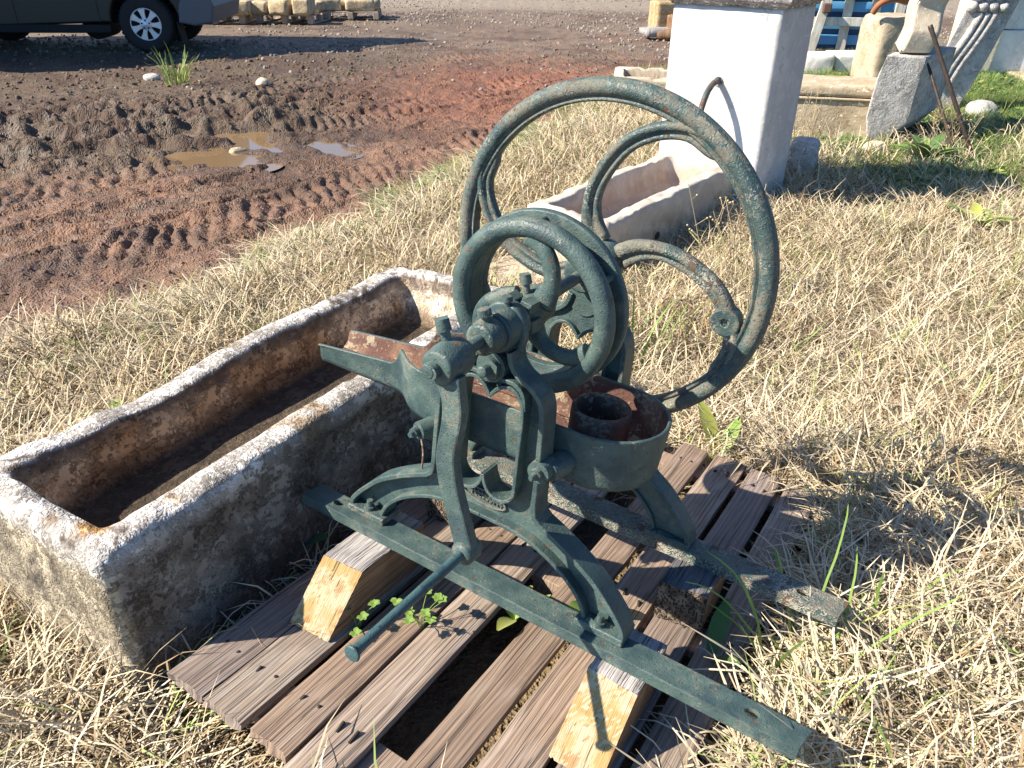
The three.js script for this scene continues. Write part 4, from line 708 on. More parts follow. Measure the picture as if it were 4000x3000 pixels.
// ---------------------------------------------------------------- pallets of quarry stones by the track
{
  const rs = rng(77), pw = std(WOOD_T, { color: new THREE.Color().setRGB(1.7, 1.7, 1.65), bumpScale: 0.002 });
  let proto = null;
  const places = [[-5.95, -17.1, 0.06, 'stone pallet nearest the car'], [-4.55, -17.35, -0.12, 'middle stone pallet by the track'], [-3.55, -18.35, 0.1, 'right hand stone pallet at the far track']];
  places.forEach(([x, z, a, nm], i) => {
    let t;
    if (!proto) {
      t = proto = thing('stone_pallet', '', 'pallet', [x, 0, z], a, 'pallets carrying quarry stones');
      for (let k = 0; k < 6; k++) part('board', rbox(1.15, 0.022, 0.1, 0.004).translate(0, 0.15, -0.5 + k * 0.2), pw, t);
      for (const bx of [-0.53, 0, 0.53]) { part('bearer', rbox(0.1, 0.02, 1.1, 0.004).translate(bx, 0.01, 0), pw, t); for (const bz of [-0.5, 0, 0.5]) part('pallet_block', rbox(0.11, 0.12, 0.12, 0.006).translate(bx, 0.08, bz), pw, t); }
    } else { t = proto.clone(); t.name = numbered('stone_pallet'); t.position.set(x, 0, z); t.rotation.y = a; scene.add(t); t.userData = { ...proto.userData }; }
    t.userData.label = ['grey pallet with squared stones just behind the bumper of the car', 'grey pallet with squared stones, second from the car', 'grey pallet with round-topped yellow stones farthest from the car'][i];
    const st = [[[-0.55, 0.42, 0.5, 0.2, 0.4], [-0.02, 0.45, 0.5, 0.22, 0.4], [0.5, 0.4, 0.45, 0.24, 0.5]], [[-0.58, 0.45, 0.42, 0.22, 0.4], [-0.1, 0.42, 0.4, 0.26, 0.5], [0.32, 0.4, 0.36, 0.3, 0.5]], [[-0.42, 0.3, 0.5, 0.24, 0.5], [0.22, 0.3, 0.62, 0.22, 0.5]]][i];
    st.forEach(([dx, dz, w, h, d], k) => { const q = blockGeo(w, h, d, 0.04, 0.025, 4, 160 + i * 10 + k, 0.06).rotateY(a + rr(-0.15, 0.15, rs)).translate(x + dx * Math.cos(a), 0.165 + h / 2, z + dz - dx * Math.sin(a)); tag(part('quarry_stone', q, LIMESTONE, scene), [['squared yellow stone at the left of the pallet nearest the car', 'squared stone in the middle of the pallet nearest the car', 'dark fronted stone at the right of the pallet nearest the car'], ['squared stone at the left of the second stone pallet', 'pale upright stone in the middle of the second stone pallet', 'pointed yellow stone at the right of the second stone pallet'], ['round-topped yellow stone at the left of the farthest pallet', 'long yellow stone at the right of the farthest pallet']][i][k], 'stone'); });
    const q = blockGeo(1.1, 0.2, 0.45, 0.04, 0.03, 4, 190 + i, 0.08).rotateY(a).translate(x, 0.26, z - 0.25); tag(part('quarry_stone', q, LIMESTONE, scene), ['long stone at the back of the pallet nearest the car', 'long stone at the back of the second stone pallet', 'long stone at the back of the farthest pallet'][i], 'stone');
  });
}
// ---------------------------------------------------------------- dark green off-road car, cut by the left edge of the picture
{
  const t = thing('parked_car', 'dark green off-road car parked on the muddy yard, rear wheel and bumper in view', 'car', [-5.36, 0, -12.23], -0.1 * -1);
  // local x: towards the rear (right), z: towards the camera; rear axle at the origin
  const paint = new THREE.MeshPhysicalMaterial({ color: new THREE.Color().setRGB(0.006, 0.01, 0.007), roughness: 0.5, clearcoat: 0.15, clearcoatRoughness: 0.2, side: THREE.DoubleSide });
  const plastic = PLAIN(0.1, 0.105, 0.12, 0.55), rubber = PLAIN(0.018, 0.017, 0.018, 0.85), hubm = PLAIN(0.62, 0.64, 0.68, 0.35, { metalness: 0.4 }), dark = PLAIN(0.008, 0.008, 0.009, 0.8), glass = PLAIN(0.02, 0.025, 0.03, 0.08);
  const W = 1.75, R = 0.378, ext = (shape, d, z, b = 0.03) => extrude(shape, d, b, 3).translate(0, 0, z - d);
  const body = new THREE.Shape(); const B = [[0.84, 0.5], [0.86, 1.05], [0.78, 1.82], [0.7, 1.86], [-1.9, 1.86], [-2.1, 1.8], [-2.65, 1.14], [-3.7, 1.05], [-3.75, 0.5], [-3.2, 0.42], [-3.1, 0.36]];
  body.moveTo(-0.47, 0.36); body.absarc(0, R + 0.02, 0.47, Math.PI * 1.0, 0, true); body.lineTo(0.52, 0.45); B.forEach(p => body.lineTo(...p)); body.lineTo(-3.1, 0.4); body.absarc(-2.66, R + 0.02, 0.44, Math.PI, 0, true); body.lineTo(-2.2, 0.34); body.closePath();
  part('body', ext(body, W, 0.06, 0.04), paint, t);
  part('sill', rbox(1.66, 0.11, 0.08, 0.02).translate(-1.31, 0.32, 0.07), dark, t);
  const bump = new THREE.Shape(); [[0.47, 0.4], [0.5, 0.62], [0.56, 0.74], [0.96, 0.74], [1.0, 0.62], [0.94, 0.4], [0.7, 0.36]].forEach((p, i) => i ? bump.lineTo(...p) : bump.moveTo(...p)); bump.closePath();
  part('rear_bumper', ext(bump, W + 0.06, 0.1, 0.04), plastic, t);
  part('mud_flap', rbox(0.02, 0.3, 0.26, 0.006).rotateZ(0.12).translate(0.46, 0.26, -0.06), rubber, t);
  const win = new THREE.Shape(); [[-1.9, 1.18], [0.62, 1.18], [0.58, 1.7], [-1.7, 1.7]].forEach((p, i) => i ? win.lineTo(...p) : win.moveTo(...p)); win.closePath();
  part('side_window', ext(win, 0.02, 0.072, 0.004), glass, t);
  for (const x of [-0.62, -1.75]) part('door_seam', rbox(0.006, 1.2, 0.006, 0.001).translate(x, 0.98, 0.062), dark, t);
  const wheel = new THREE.Group(); wheel.name = 'wheel'; wheel.position.set(0, R, -0.06);
  const lat = (p, s = 56) => new THREE.LatheGeometry(p.map(q => new THREE.Vector2(...q)), s).rotateX(Math.PI / 2);
  part('tyre', lat([[0.205, 0.1], [0.215, 0.118], [0.26, 0.128], [0.32, 0.126], [0.355, 0.112], [0.375, 0.08], [0.378, 0], [0.375, -0.08], [0.35, -0.115], [0.21, -0.11], [0.2, 0], [0.205, 0.1]]), rubber, wheel);
  { const lugs = []; for (let i = 0; i < 40; i++) for (const s of [-1, 1]) lugs.push(rbox(0.03, 0.016, 0.075, 0.003, 1).rotateY(0.5 * s).translate(0, 0.378, s * 0.055).rotateZ((i + s * 0.25) / 40 * Math.PI * 2)); part('tread', lugs, rubber, wheel); }
  part('rim', lat([[0.215, 0.118], [0.203, 0.119], [0.196, 0.108], [0.19, 0.07], [0.0001, 0.06]]), dark, wheel);
  part('rim_ring', lat([[0.2165, 0.116], [0.214, 0.124], [0.205, 0.125], [0.2, 0.115]]), hubm, wheel);
  for (let i = 0; i < 7; i++) {
    const s = new THREE.Shape(); s.moveTo(-0.028, 0.05); s.lineTo(-0.03, 0.11); s.quadraticCurveTo(-0.036, 0.17, -0.058, 0.2); s.quadraticCurveTo(0, 0.213, 0.058, 0.2); s.quadraticCurveTo(0.036, 0.17, 0.03, 0.11); s.lineTo(0.028, 0.05); s.closePath();
    part('hubcap_spoke', extrude(s, 0.03, 0.006).translate(0, 0, 0.09).rotateZ(i / 7 * Math.PI * 2 + 0.15), hubm, wheel);
  }
  part('hubcap_centre', lat([[0.0001, 0.135], [0.03, 0.134], [0.034, 0.126], [0.074, 0.124], [0.08, 0.115], [0.08, 0.09]], 36), hubm, wheel);
  for (let i = 0; i < 5; i++) part('wheel_nut', new THREE.CylinderGeometry(0.0115, 0.0115, 0.02, 8).rotateX(Math.PI / 2).translate(0.055 * Math.sin(i / 5 * 6.283), 0.055 * Math.cos(i / 5 * 6.283), 0.128), dark, wheel);
  t.add(wheel);
  const w2 = wheel.clone(); w2.position.set(-2.66, R, -0.06); t.add(w2);
  for (const x of [0, -2.66]) { const w = wheel.clone(); w.position.set(x, R, -1.55); w.rotation.y = Math.PI; t.add(w); }
  part('underside', rbox(4.0, 0.1, 1.3, 0.03).translate(-1.4, 0.42, -0.8), dark, t);
  part('spare_tank', new THREE.CylinderGeometry(0.19, 0.19, 0.6, 20).rotateX(Math.PI / 2).translate(-0.95, 0.3, -0.9), dark, t);
}
// gabled shed beyond the left edge: its long pointed shadow crosses the yard
{
  const t = thing('plank_shed', 'grey plank lean-to beyond the left edge whose pointed shadow crosses the mud', 'shed', [-11.6, 0, -11.3], 0);
  const s = new THREE.Shape(); s.moveTo(-1.75, -0.1); s.lineTo(1.6, -0.1); s.lineTo(1.6, 6.5); s.lineTo(1.2, 6.7); s.lineTo(-1.75, 3.4); s.closePath();
  part('wall', extrude(s, 4, 0.01).rotateY(Math.PI / 2).translate(-2, 0, 0), woods[1], t);
  part('roof', rbox(4.2, 0.06, 4.5, 0.01).rotateX(Math.atan2(3.3, 2.95)).translate(0, 5.1, 0.3), PLAIN(0.2, 0.09, 0.06), t);
}
// ---------------------------------------------------------------- grass, weeds, loose stones
function blocked(x, z, m = 0) {
  const [a, b] = toTrough(x, z); if (a > -0.03 - m && a < 1.55 + m && b > -0.55 - m && b < 0.035 + m) return true;
  { const q = V3(x, 0, z).sub(V3(0.447, 0, -3.574)), A = V3(0.816, 0, -1.05).normalize(), S = V3(-A.z, 0, A.x); if (S.x > 0) S.negate(); const u = q.dot(A), w = q.dot(S); if (u > -0.02 && u < 1.5 && w > -0.02 - m && w < 0.52 + m) return true; }
  { const q = V3(x, 0, z).sub(V3(0.924, 0, -5.07)), u = q.dot(PN), w = q.dot(PR); if (u > -m && u < 0.67 + m && w > -m && w < 0.62 + m) return true; }
  if (Math.abs(x - 0.1) < 0.24 && Math.abs(z + 3.62) < 0.2) return true;
  if (x > 1.9 && x < 3.5 && z > -7.6 && z < -6.95) return true;
  if (x > 3.0 && x < 3.9 && z > -7.5 && z < -6.8) return true;
  return false;
}
function palletAt(x, z) { const [u, v] = toFrame(x, 0.1, z); return u > -0.96 && u < 0.085 && v > -1.58 && v < 0.04 ? [u, v] : null; }
function bladeGeo(blades, r) {          // blades: [x, z, azimuth, length, width, lean, curl, y0]
  const pos = [], idx = [];
  for (const [x, z, az, len, wd, lean, curl, seg = 4] of blades) {
    let px = x, py = -0.01, pz = z, th = lean, tw = rr(-0.5, 0.5, r), a = az; const b0 = pos.length / 3;
    for (let k = 0; k <= seg; k++) {
      const w = wd * 0.5 * (k === seg ? 0.12 : 1 - 0.45 * Math.pow(k / seg, 2)), sx = -Math.sin(a + tw), sz = Math.cos(a + tw);
      pos.push(px - sx * w, py, pz - sz * w, px + sx * w, py + w * 0.4, pz + sz * w);
      if (k < seg) { const d = len / seg; px += Math.sin(th) * Math.cos(a) * d; pz += Math.sin(th) * Math.sin(a) * d; py = Math.max(0.004, py + Math.cos(th) * d); th = Math.min(2.05, th + curl / seg * rr(0.6, 1.4, r)); a += rr(-0.35, 0.35, r); const i = b0 + k * 2; idx.push(i, i + 1, i + 3, i, i + 3, i + 2); }
    }
  }
  const g = new THREE.BufferGeometry(); g.setAttribute('position', new THREE.Float32BufferAttribute(pos, 3)); g.setIndex(idx); g.computeVertexNormals(); return g;
}
function tuft(n, spread, len, wid, lean, curl, seed) { const r = rng(seed), b = []; for (let i = 0; i < n; i++) { const a = r() * 6.283, d = spread * Math.sqrt(r()); b.push([d * Math.cos(a), d * Math.sin(a), r() * 6.283, rr(len[0], len[1], r), rr(wid[0], wid[1], r), rr(lean[0], lean[1], r), rr(curl[0], curl[1], r)]); } return bladeGeo(b, r); }
const leafMat = (r, g, b, tr = 0.25) => new THREE.MeshPhysicalMaterial({ color: new THREE.Color().setRGB(r, g, b), roughness: 0.7, transmission: tr, thickness: 0, side: THREE.DoubleSide });
const STRAW = std(null, { color: 0xffffff, roughness: 0.8 }), GREEN = leafMat(1, 1, 1, 0.35);
function scatter(name, label, geos, mat, places, parent) {    // places: [x, y, z, turn, scale, [r, g, b], tiltX, tiltZ]
  const grp = new THREE.Group(); grp.name = name; struct(grp, 'stuff'); if (label) grp.userData.label = label; scene.add(grp);
  geos.forEach((g, k) => {
    const mine = places.filter((_, i) => i % geos.length === k); if (!mine.length) return;
    const im = new THREE.InstancedMesh(g, mat, mine.length), o = new THREE.Object3D(), c = new THREE.Color();
    mine.forEach(([x, y, z, t, s, col, tx = 0, tz = 0], i) => { o.position.set(x, y, z); o.rotation.set(tx, t, tz); if (Array.isArray(s)) o.scale.set(...s); else o.scale.setScalar(s); o.updateMatrix(); im.setMatrixAt(i, o.matrix); im.setColorAt(i, c.setRGB(...col)); });
    im.name = name + '_patch'; im.castShadow = im.receiveShadow = true; grp.add(im);
  });
  return grp;
}
{
  const r = rng(400), dry = [], short = [], mat = [];
  const straw = (x, z, y) => { const a = f2(x * 1.3, z * 1.3, 3, 1300), k = rr(0.75, 1.15, r); let c = mix3([0.46, 0.37, 0.22], [0.56, 0.48, 0.34], a); c = mix3(c, [0.7, 0.62, 0.46], 0.6 * r()); if (r() < 0.2) c = [0.28, 0.2, 0.11]; if (r() < 0.06) c = [0.25, 0.32, 0.1]; return c.map(q => q * k); };
  const N = 62000;
  for (let i = 0; i < N; i++) {
    const x = rr(-2.6, 4.6, r), z = rr(-0.35, -9.6, r);
    if (Math.abs(x) > 0.85 + Math.abs(z) * 0.78) continue;                            // outside anything the yard shows
    const m = mudMask(x, z); if (r() < m * 2.2 || (m > 0.03 && r() < 0.6)) continue; const nearMud = ss(0.75, 0.1, x - edgeX(z)); if (r() < nearMud * 0.55) continue;
    if (z < -3 && r() < 0.35 * ss(-3, -8, z)) continue;
    if (blocked(x, z, 0.0)) continue;
    const pa = palletAt(x, z); if (pa) { if (!(pa[0] > -0.5 && pa[0] < -0.45 && r() < 0.5)) continue; }
    const bald = f2(x * 1.9 + 3, z * 1.9, 3, 1310); if (bald < 0.36 && r() < 0.6) continue;
    const greenish = ss(1.9, 2.5, x) * ss(-4.5, -5.2, z); if (r() < greenish * 0.92) continue;
    const thin = ss(-5.5, -7, z) * ss(1.2, 0, x); if (r() < thin * 0.7) continue;
    const gy = pa ? -0.02 : groundY(x, z), s = rr(0.75, 1.25, r) * (1 + 0.25 * ss(-3.5, -6, z));
    const hump = 0.75 + 0.6 * f2(x * 2.6, z * 2.6, 3, 1320);
    dry.push([x, gy, z, r() * 6.283, [s * 1.05, s * hump * (pa ? 0.4 : 1) * (1 - 0.4 * nearMud), s * 1.05], straw(x, z), rr(-0.15, 0.15, r), rr(-0.15, 0.15, r)]);
  }
  const T = [];
  for (let k = 0; k < 4; k++) T.push(tuft(26, 0.075, [0.08, 0.24], [0.0022, 0.005], [0.1, 1.3], [0.5, 2.8], 500 + k));
  for (let k = 0; k < 3; k++) T.push(tuft(28, 0.1, [0.08, 0.2], [0.0022, 0.0055], [0.9, 1.75], [0.1, 1.6], 520 + k));
  scatter('dry_grass', 'matted straw-coloured dry grass', T, STRAW, dry);
  // green blades among the straw and along the mud
  const green = [];
  for (let i = 0; i < 60000; i++) {
    const x = rr(-3, 9, r), z = rr(-0.4, -13, r); if (Math.abs(x) > 0.85 + Math.abs(z) * 0.78) continue;
    const m = mudMask(x, z); if (m > 0.55 || blocked(x, z)) continue; if (palletAt(x, z)) continue;
    const e = Math.abs(x - edgeX(z)); let d = 0.02 + 1.1 * ss(0.85, 0.1, e) * ss(-3.2, -4.2, z) + 1.6 * ss(1.9, 2.5, x) * ss(-4.7, -5.3, z) + 1.1 * ss(-5, -6.5, z) + 0.5 * ss(0.6, 0.72, f2(x * 1.7, z * 1.7, 2, 1400));
    d *= 0.35 + 0.9 * ss(0.4, 0.6, f2(x * 2.3, z * 2.3, 3, 1410)); if (r() > d) continue;
    const k = rr(0.7, 1.3, r); green.push([x, groundY(x, z), z, r() * 6.283, rr(0.6, 1.25, r), (r() < 0.3 ? [0.34, 0.36, 0.1] : [0.13, 0.24, 0.045]).map(q => q * k)]);
  }
  scatter('green_grass', 'fresh green grass growing through the straw', [tuft(14, 0.05, [0.06, 0.17], [0.002, 0.005], [0.1, 0.8], [0.3, 1.6], 540), tuft(14, 0.06, [0.05, 0.13], [0.002, 0.005], [0.3, 1.2], [0.2, 1.4], 541)], GREEN, green);
  // low leafy weeds
  const leafG = (len, wid, seg, bend, fold, a, lean) => { const pos = [], idx = []; for (let k = 0; k <= seg; k++) { const t = k / seg, w = wid * Math.pow(Math.sin(Math.PI * Math.min(0.97, 0.06 + t * 0.94)), 0.8) * 0.5, d = len * t, y = len * (Math.sin(lean) * t - bend * t * t) + 0.006, q = d * Math.cos(lean * 0.7); for (const s of [-1, 0, 1]) pos.push(q * Math.cos(a) - s * w * Math.sin(a), y + Math.abs(s) * w * fold, q * Math.sin(a) + s * w * Math.cos(a)); if (k) { const i = k * 3; idx.push(i - 3, i, i - 2, i - 2, i, i + 1, i - 2, i + 1, i - 1, i - 1, i + 1, i + 2); } } const g = new THREE.BufferGeometry(); g.setAttribute('position', new THREE.Float32BufferAttribute(pos, 3)); g.setIndex(idx); g.computeVertexNormals(); return g; };
  globalThis.__leaf = leafG;
  const ros = s => { const q = rng(s), g = []; const n = 7 + Math.floor(q() * 5); for (let i = 0; i < n; i++) g.push(leafG(rr(0.05, 0.11, q), rr(0.025, 0.05, q), 5, rr(0.2, 0.7, q), 0.3, i / n * 6.283 + rr(-0.3, 0.3, q), rr(0.3, 1.0, q))); return mergeGeometries(strip(g)); };
  const weed = [];
  for (let i = 0; i < 30000; i++) {
    const x = rr(-2.5, 10, r), z = rr(-0.5, -13, r); if (Math.abs(x) > 0.85 + Math.abs(z) * 0.78) continue; if (blocked(x, z) || palletAt(x, z)) continue; const m = mudMask(x, z); if (m > 0.5) continue;
    const e = Math.abs(x - edgeX(z) - 0.35); const d = (0.012 + 0.55 * ss(0.6, 0.1, e) * ss(-3.6, -4.6, z) + 1.8 * ss(1.9, 2.5, x) * ss(-4.8, -5.4, z) + 0.4 * ss(-5.5, -6.5, z) * ss(1.6, 0.4, x)) * ss(0.42, 0.6, f2(x * 2 + 7, z * 2, 3, 1450)); if (r() > d) continue;
    const k = rr(0.7, 1.35, r); weed.push([x, groundY(x, z) + 0.01, z, r() * 6.283, rr(0.5, 1.15, r), (r() < 0.2 ? [0.3, 0.36, 0.07] : [0.09, 0.2, 0.035]).map(q => q * k)]);
  }
  scatter('weed_cover', 'low green broad-leaved weeds', [ros(1), ros(2), ros(3), ros(4)], GREEN, weed);
  // stones and clods
  const clod = [], peb = [];
  for (let i = 0; i < 14000; i++) { const x = rr(-9, 6, r), z = -3 - 11 * Math.pow(r(), 1.3); const m = mudMask(x, z); if (r() > m || Math.abs(x) > 1 + Math.abs(z) * 0.75) continue; if (puddleD(x, z) < 1.3 && z > -8) continue; const rough = ss(-1, -2.5, x) * ss(-6, -7, x * 0.39 + z * 0.92), s = rr(0.003, 0.011, r) * (1 + 1.6 * rough * r() * r()) * (1 + 0.4 * ss(-6, -10, z)); const c = groundColor(x, z).map(q => q * rr(0.75, 1.08, r)); clod.push([x, groundY(x, z) + s * 0.05, z, r() * 6, [s * rr(0.8, 1.7, r), s * rr(0.5, 1, r), s], c, r(), r()]); }
  const ico = s => rock(new THREE.IcosahedronGeometry(1, 2), 0.4, 1.1, s);
  scatter('mud_clods', 'small clods of churned mud', [ico(1), ico(2), ico(3)], std(null, { color: 0xffffff, roughness: 0.95 }), clod);
  for (let i = 0; i < 16000; i++) { const z = -9 - 18 * Math.pow(r(), 0.9), x = rr(-18, 12, r); if (Math.abs(x) > 1.5 + Math.abs(z) * 0.75) continue; if (mudMask(x, z) < 0.3 && z > -12) continue; const dens = 0.12 + 0.88 * ss(-11, -14, z) * ss(0.38, 0.6, f2(x * 0.5, z * 0.5, 3, 1500)); if (r() > dens) continue; const s = rr(0.008, 0.026, r), k = rr(0.5, 1.25, r); peb.push([x, groundY(x, z) + s * 0.3, z, r() * 6, [s * rr(0.8, 1.5, r), s * rr(0.4, 0.8, r), s], [0.27 * k, 0.24 * k, 0.205 * k], r(), r()]); }
  scatter('gravel', 'pale gravel scattered over the far yard', [ico(4), ico(5)], std(null, { color: 0xffffff, roughness: 0.9 }), peb);
}
// stones one can tell apart in the mud
{
  const st = (x, z, s, l, sd, mat = CREAM) => { const m = part('mud_stone', rock(new THREE.IcosahedronGeometry(s, 3).scale(1.35, 0.7, 0.9), s * 0.25, 1.2 / s, sd), mat, scene); m.position.set(x, groundY(x, z) + s * 0.2, z); m.rotation.y = sd; tag(m, l, 'stone'); };
  st(-1.23, -4.27, 0.062, 'pale rounded stone at the grass edge of the mud', 601, BEIGE);
  st(-3.0, -9.65, 0.085, 'pale stone in the mud right of the green grass tuft', 602);
  st(-4.35, -9.75, 0.08, 'grey stone in the mud left of the green grass tuft', 603, GRANITE);
  st(-2.28, -6.42, 0.06, 'brown stone standing in the puddle', 604, LIMESTONE);
}
// single plants
{
  const leaf = globalThis.__leaf; delete globalThis.__leaf;
  const GM = leafMat(0.2, 0.33, 0.06), GD = leafMat(0.08, 0.17, 0.04), YG = leafMat(0.42, 0.46, 0.1), STR = leafMat(0.6, 0.48, 0.28), BRN = leafMat(0.2, 0.15, 0.1, 0.1);
  function plant(name, label, x, y, z, leaves, mats, group) { const t = thing(name, label, 'plant', [x, y, z], 0, group); leaves.forEach(([len, wid, bend, az, lean, k], i) => part('leaf', leaf(len, wid, 7, bend, 0.35, az, lean), mats[k ?? i % mats.length], t)); return t; }
  const q = rng(900);
  { // tall green grass tuft in the mud
    const t = thing('grass_tuft', 'green grass tuft standing alone in the mud in front of the car', 'grass', [-3.95, groundY(-3.95, -9.5), -9.5]);
    for (let i = 0; i < 60; i++) { const a = q() * 6.283, d = 0.13 * Math.sqrt(q()); part('blade', bladeGeo([[d * Math.cos(a), d * Math.sin(a), a + rr(-0.8, 0.8, q), rr(0.22, 0.5, q), rr(0.007, 0.013, q), rr(0.05, 0.45, q), rr(0.3, 1.5, q), 6]], q), q() < 0.4 ? YG : GM, t); }
  }
  { // long green blades in the right foreground, rooted near the bar ends
    const g1 = ground => 0; void g1;
    const tufts = [[0.63, -1.17, 16, 0.34, 'long green grass blades growing between the right ends of the two bars'], [0.86, -1.33, 7, 0.26, 'few green grass blades right of the rear bar end'], [-0.33, -0.93, 7, 0.14, 'small green grass blades at the near edge of the pallet']];
    for (const [x, z, n, h, l] of tufts) { const t = thing('grass_tuft', l, 'grass', [x, groundY(x, z), z]); for (let i = 0; i < n; i++) { const a = q() * 6.283, d = 0.09 * Math.sqrt(q()); part('blade', bladeGeo([[d * Math.cos(a), d * Math.sin(a), a + rr(-0.8, 0.8, q), h * rr(0.6, 1.2, q), rr(0.005, 0.009, q), rr(0.05, 0.6, q), rr(0.2, 1.2, q), 8]], q), q() < 0.25 ? YG : GM, t); } }
    const t = thing('grass_tuft', 'green grass blades behind the chain wheel under the flywheel spoke', 'grass', [0.5, 0, -2.75]); for (let i = 0; i < 16; i++) { const a = q() * 6.283, d = 0.1 * Math.sqrt(q()); part('blade', bladeGeo([[d * Math.cos(a), d * Math.sin(a), a, rr(0.15, 0.42, q), rr(0.006, 0.011, q), rr(0.02, 0.4, q), rr(0.1, 0.9, q), 8]], q), q() < 0.3 ? YG : GM, t); }
  }
  plant('dock_plant', 'dark green dock leaves in the shade between trough and pallet', -0.56, groundY(-0.56, -1.47) + 0.02, -1.47, [[0.17, 0.06, 0.25, 0.3, 1.1], [0.15, 0.06, 0.3, 2.4, 0.9], [0.13, 0.05, 0.4, 4.0, 0.7], [0.16, 0.055, 0.3, 5.4, 0.8], [0.12, 0.05, 0.4, 1.3, 0.6]], [GD]);
  plant('leafy_weed', 'bright green leaves sprouting through the gap between the middle boards', fw(-0.47, -0.98, 0).x, fw(-0.47, -0.98, -0.03).y, fw(-0.47, -0.98, 0).z, [[0.13, 0.035, 0.1, 0.4, 1.25], [0.11, 0.035, 0.3, 2.0, 0.9], [0.12, 0.03, 0.2, 3.9, 1.1], [0.1, 0.035, 0.4, 5.2, 0.8]], [GM, YG]);
  plant('leafy_weed', 'bright green leaf pair standing between boards behind the right foot', fw(-0.335, -0.86, 0).x, fw(-0.335, -0.86, -0.02).y, fw(-0.335, -0.86, 0).z, [[0.1, 0.04, 0.3, 0.5, 1.1], [0.09, 0.045, 0.4, 2.6, 1.0], [0.07, 0.03, 0.4, 4.3, 0.8]], [YG, GM]);
  plant('leafy_weed', 'green leaf standing right of the big yellow cut block', fw(-0.1, -1.31, 0).x, fw(-0.1, -1.31, -0.05).y, fw(-0.1, -1.31, 0).z, [[0.09, 0.028, 0.25, 5.0, 0.8], [0.08, 0.024, 0.2, 0.6, 0.7]], [GM]);
  plant('leafy_weed', 'green leaves in the shade right of the dark rear block', fw(-0.06, -0.83, 0).x, fw(-0.06, -0.83, -0.02).y, fw(-0.06, -0.83, 0).z, [[0.14, 0.04, 0.2, 5.2, 1.0], [0.1, 0.035, 0.2, 1.0, 1.0]], [GD]);
  plant('leafy_weed', 'yellow green leaves behind the round well at the pallet end', fw(-0.33, 0.08, 0).x, 0.02, fw(-0.33, 0.08, 0).z, [[0.2, 0.06, 0.1, 4.2, 1.2], [0.16, 0.05, 0.2, 5.4, 1.0], [0.15, 0.05, 0.3, 2.4, 0.8]], [YG, GM]);
  plant('dock_plant', 'dark broad leaves in the dry grass beside the pallet corner', 1.12, 0.01, -1.82, [[0.17, 0.06, 0.3, 0.6, 0.8], [0.15, 0.06, 0.3, 2.2, 0.7], [0.16, 0.06, 0.4, 4.0, 0.8], [0.13, 0.05, 0.3, 5.4, 0.7]], [GD]);
  plant('leafy_weed', 'green leaves in the dry grass left of the long trough', -1.35, 0.04, -2.2, [[0.14, 0.05, 0.3, 0.6, 1.0], [0.12, 0.05, 0.4, 2.2, 0.9], [0.13, 0.05, 0.4, 4.4, 0.9]], [GM, YG]);
  plant('leafy_weed', 'green leaves at the bottom left corner below the trough', -0.62, 0.03, -0.93, [[0.13, 0.05, 0.4, 0.6, 0.9], [0.12, 0.05, 0.4, 2.0, 0.9], [0.12, 0.05, 0.4, 3.3, 0.9], [0.13, 0.05, 0.4, 5.0, 0.9]], [GM, GD]);
  plant('leafy_weed', 'clump of fresh green leaves at the lit edge of the pillar shadow', 2.75, 0.03, -4.45, Array.from({ length: 12 }, (_, i) => [rr(0.15, 0.3, q), rr(0.06, 0.1, q), 0.4, i * 0.55, rr(0.5, 1.2, q)]), [GM, YG]);
  plant('mallow_plant', 'bushy mallow plant at the foot of the granite block', 3.25, 0.02, -6.2, Array.from({ length: 26 }, (_, i) => [rr(0.15, 0.34, q), rr(0.08, 0.13, q), 0.3, i * 0.8, rr(0.4, 1.25, q)]), [GM, GD]);
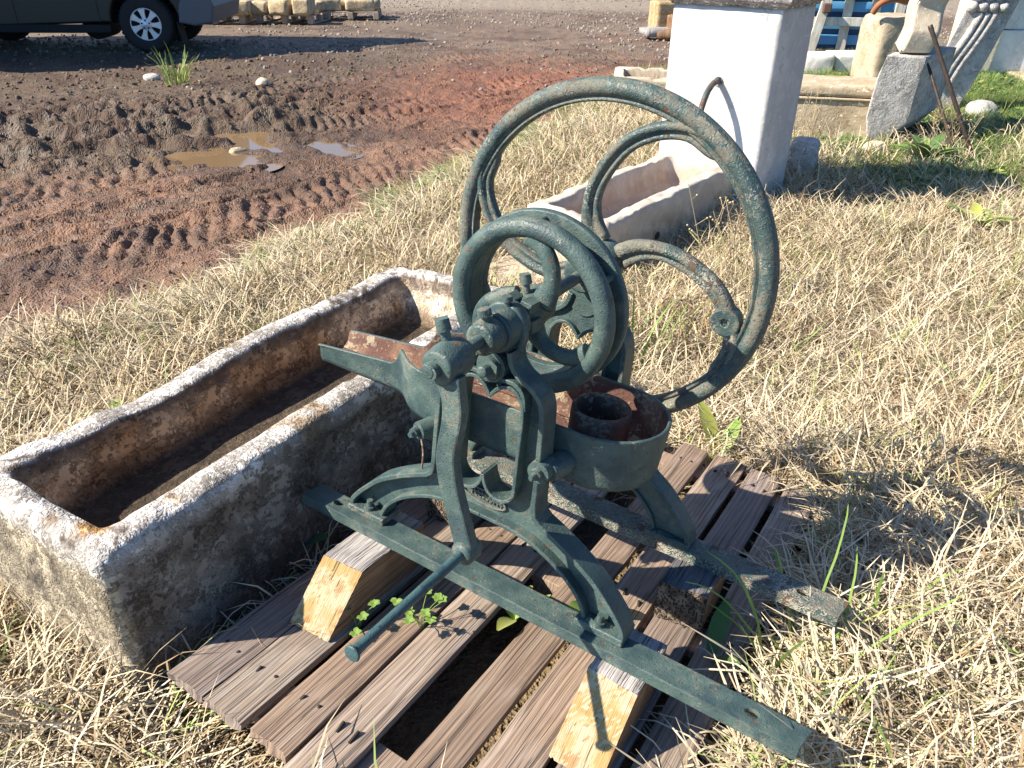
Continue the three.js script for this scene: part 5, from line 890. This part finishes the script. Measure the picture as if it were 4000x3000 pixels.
  // clover-like sprigs on thin stems
  function sprig(label, x, y, z, n, h) { const t = thing('clover_sprig', label, 'plant', [x, y, z]); for (let i = 0; i < n; i++) { const a = i / n * 6.283 + q(), e = V3(Math.cos(a) * h * rr(0.25, 0.6, q), h * rr(0.5, 1, q), Math.sin(a) * h * rr(0.25, 0.6, q)); part('stem', tube([V3(0, -0.02, 0), V3(e.x * 0.35, e.y * 0.7, e.z * 0.35), e], 0.001, 6, 5), GM, t); for (let k = 0; k < 5; k++) { const g = leaf(0.014, 0.012, 4, 0.2, 0.2, k * 1.26 + q(), 0.4).translate(e.x, e.y, e.z); part('leaf', g, GM, t); } } }
  const s1 = fw(-0.72, -1.22, -0.02), s2 = fw(-0.615, -1.135, -0.02), s3 = fw(-0.715, -1.13, 0);
  sprig('small clover sprig in the board gap right of the left wood block', s1.x, s1.y, s1.z, 5, 0.07); sprig('bushier clover sprig under the crank handle beside the front bar', s2.x, s2.y, s2.z, 9, 0.09); void s3;
  // dead stalks with seed heads
  function stalks(label, x, z, n, h, sd) { const r = rng(sd), t = thing('dry_stalk', label, 'plant', [x, 0, z]); for (let i = 0; i < n; i++) { const a = r() * 6.283, b = V3(rr(-0.12, 0.12, r), 0, rr(-0.12, 0.12, r)), e = b.clone().add(V3(Math.cos(a) * h * rr(0.05, 0.4, r), h * rr(0.6, 1.05, r), Math.sin(a) * h * rr(0.05, 0.4, r))), m = b.clone().lerp(e, 0.5).add(V3(rr(-0.02, 0.02, r), 0.02, rr(-0.02, 0.02, r))); const gs = [tube([b, m, e], 0.0016, 8, 5)]; for (let k = 0; k < 4; k++) { const f = b.clone().lerp(e, rr(0.45, 1, r)), w = f.clone().add(V3(rr(-0.05, 0.05, r), rr(0.01, 0.06, r), rr(-0.05, 0.05, r))); gs.push(tube([f, w], 0.0011, 2, 4), new THREE.IcosahedronGeometry(0.0048, 1).translate(w.x, w.y, w.z)); } part('stem', gs, r() < 0.5 ? BRN : STR, t); } }
  stalks('dry branching stalks with seed heads beside the marble basin, seen through the flywheel', 1.0, -3.35, 16, 0.55, 701);
  stalks('dry thin stalks in the straw right of the flywheel spoke boss', 0.85, -2.75, 14, 0.36, 702);
  stalks('dry stalks left of the white pillar behind the flywheel rim', 0.2, -4.6, 12, 0.3, 703);
  stalks('tangled dead stalks in front of the beige stone chest', 2.35, -6.35, 18, 0.5, 704);
  stalks('bent dry stalks at the near corner of the long trough', -0.64, -1.1, 9, 0.2, 705);
  stalks('dry stalks tangled on the granite block', 3.45, -6.35, 14, 0.45, 706);
}
renderer.render(scene, camera);
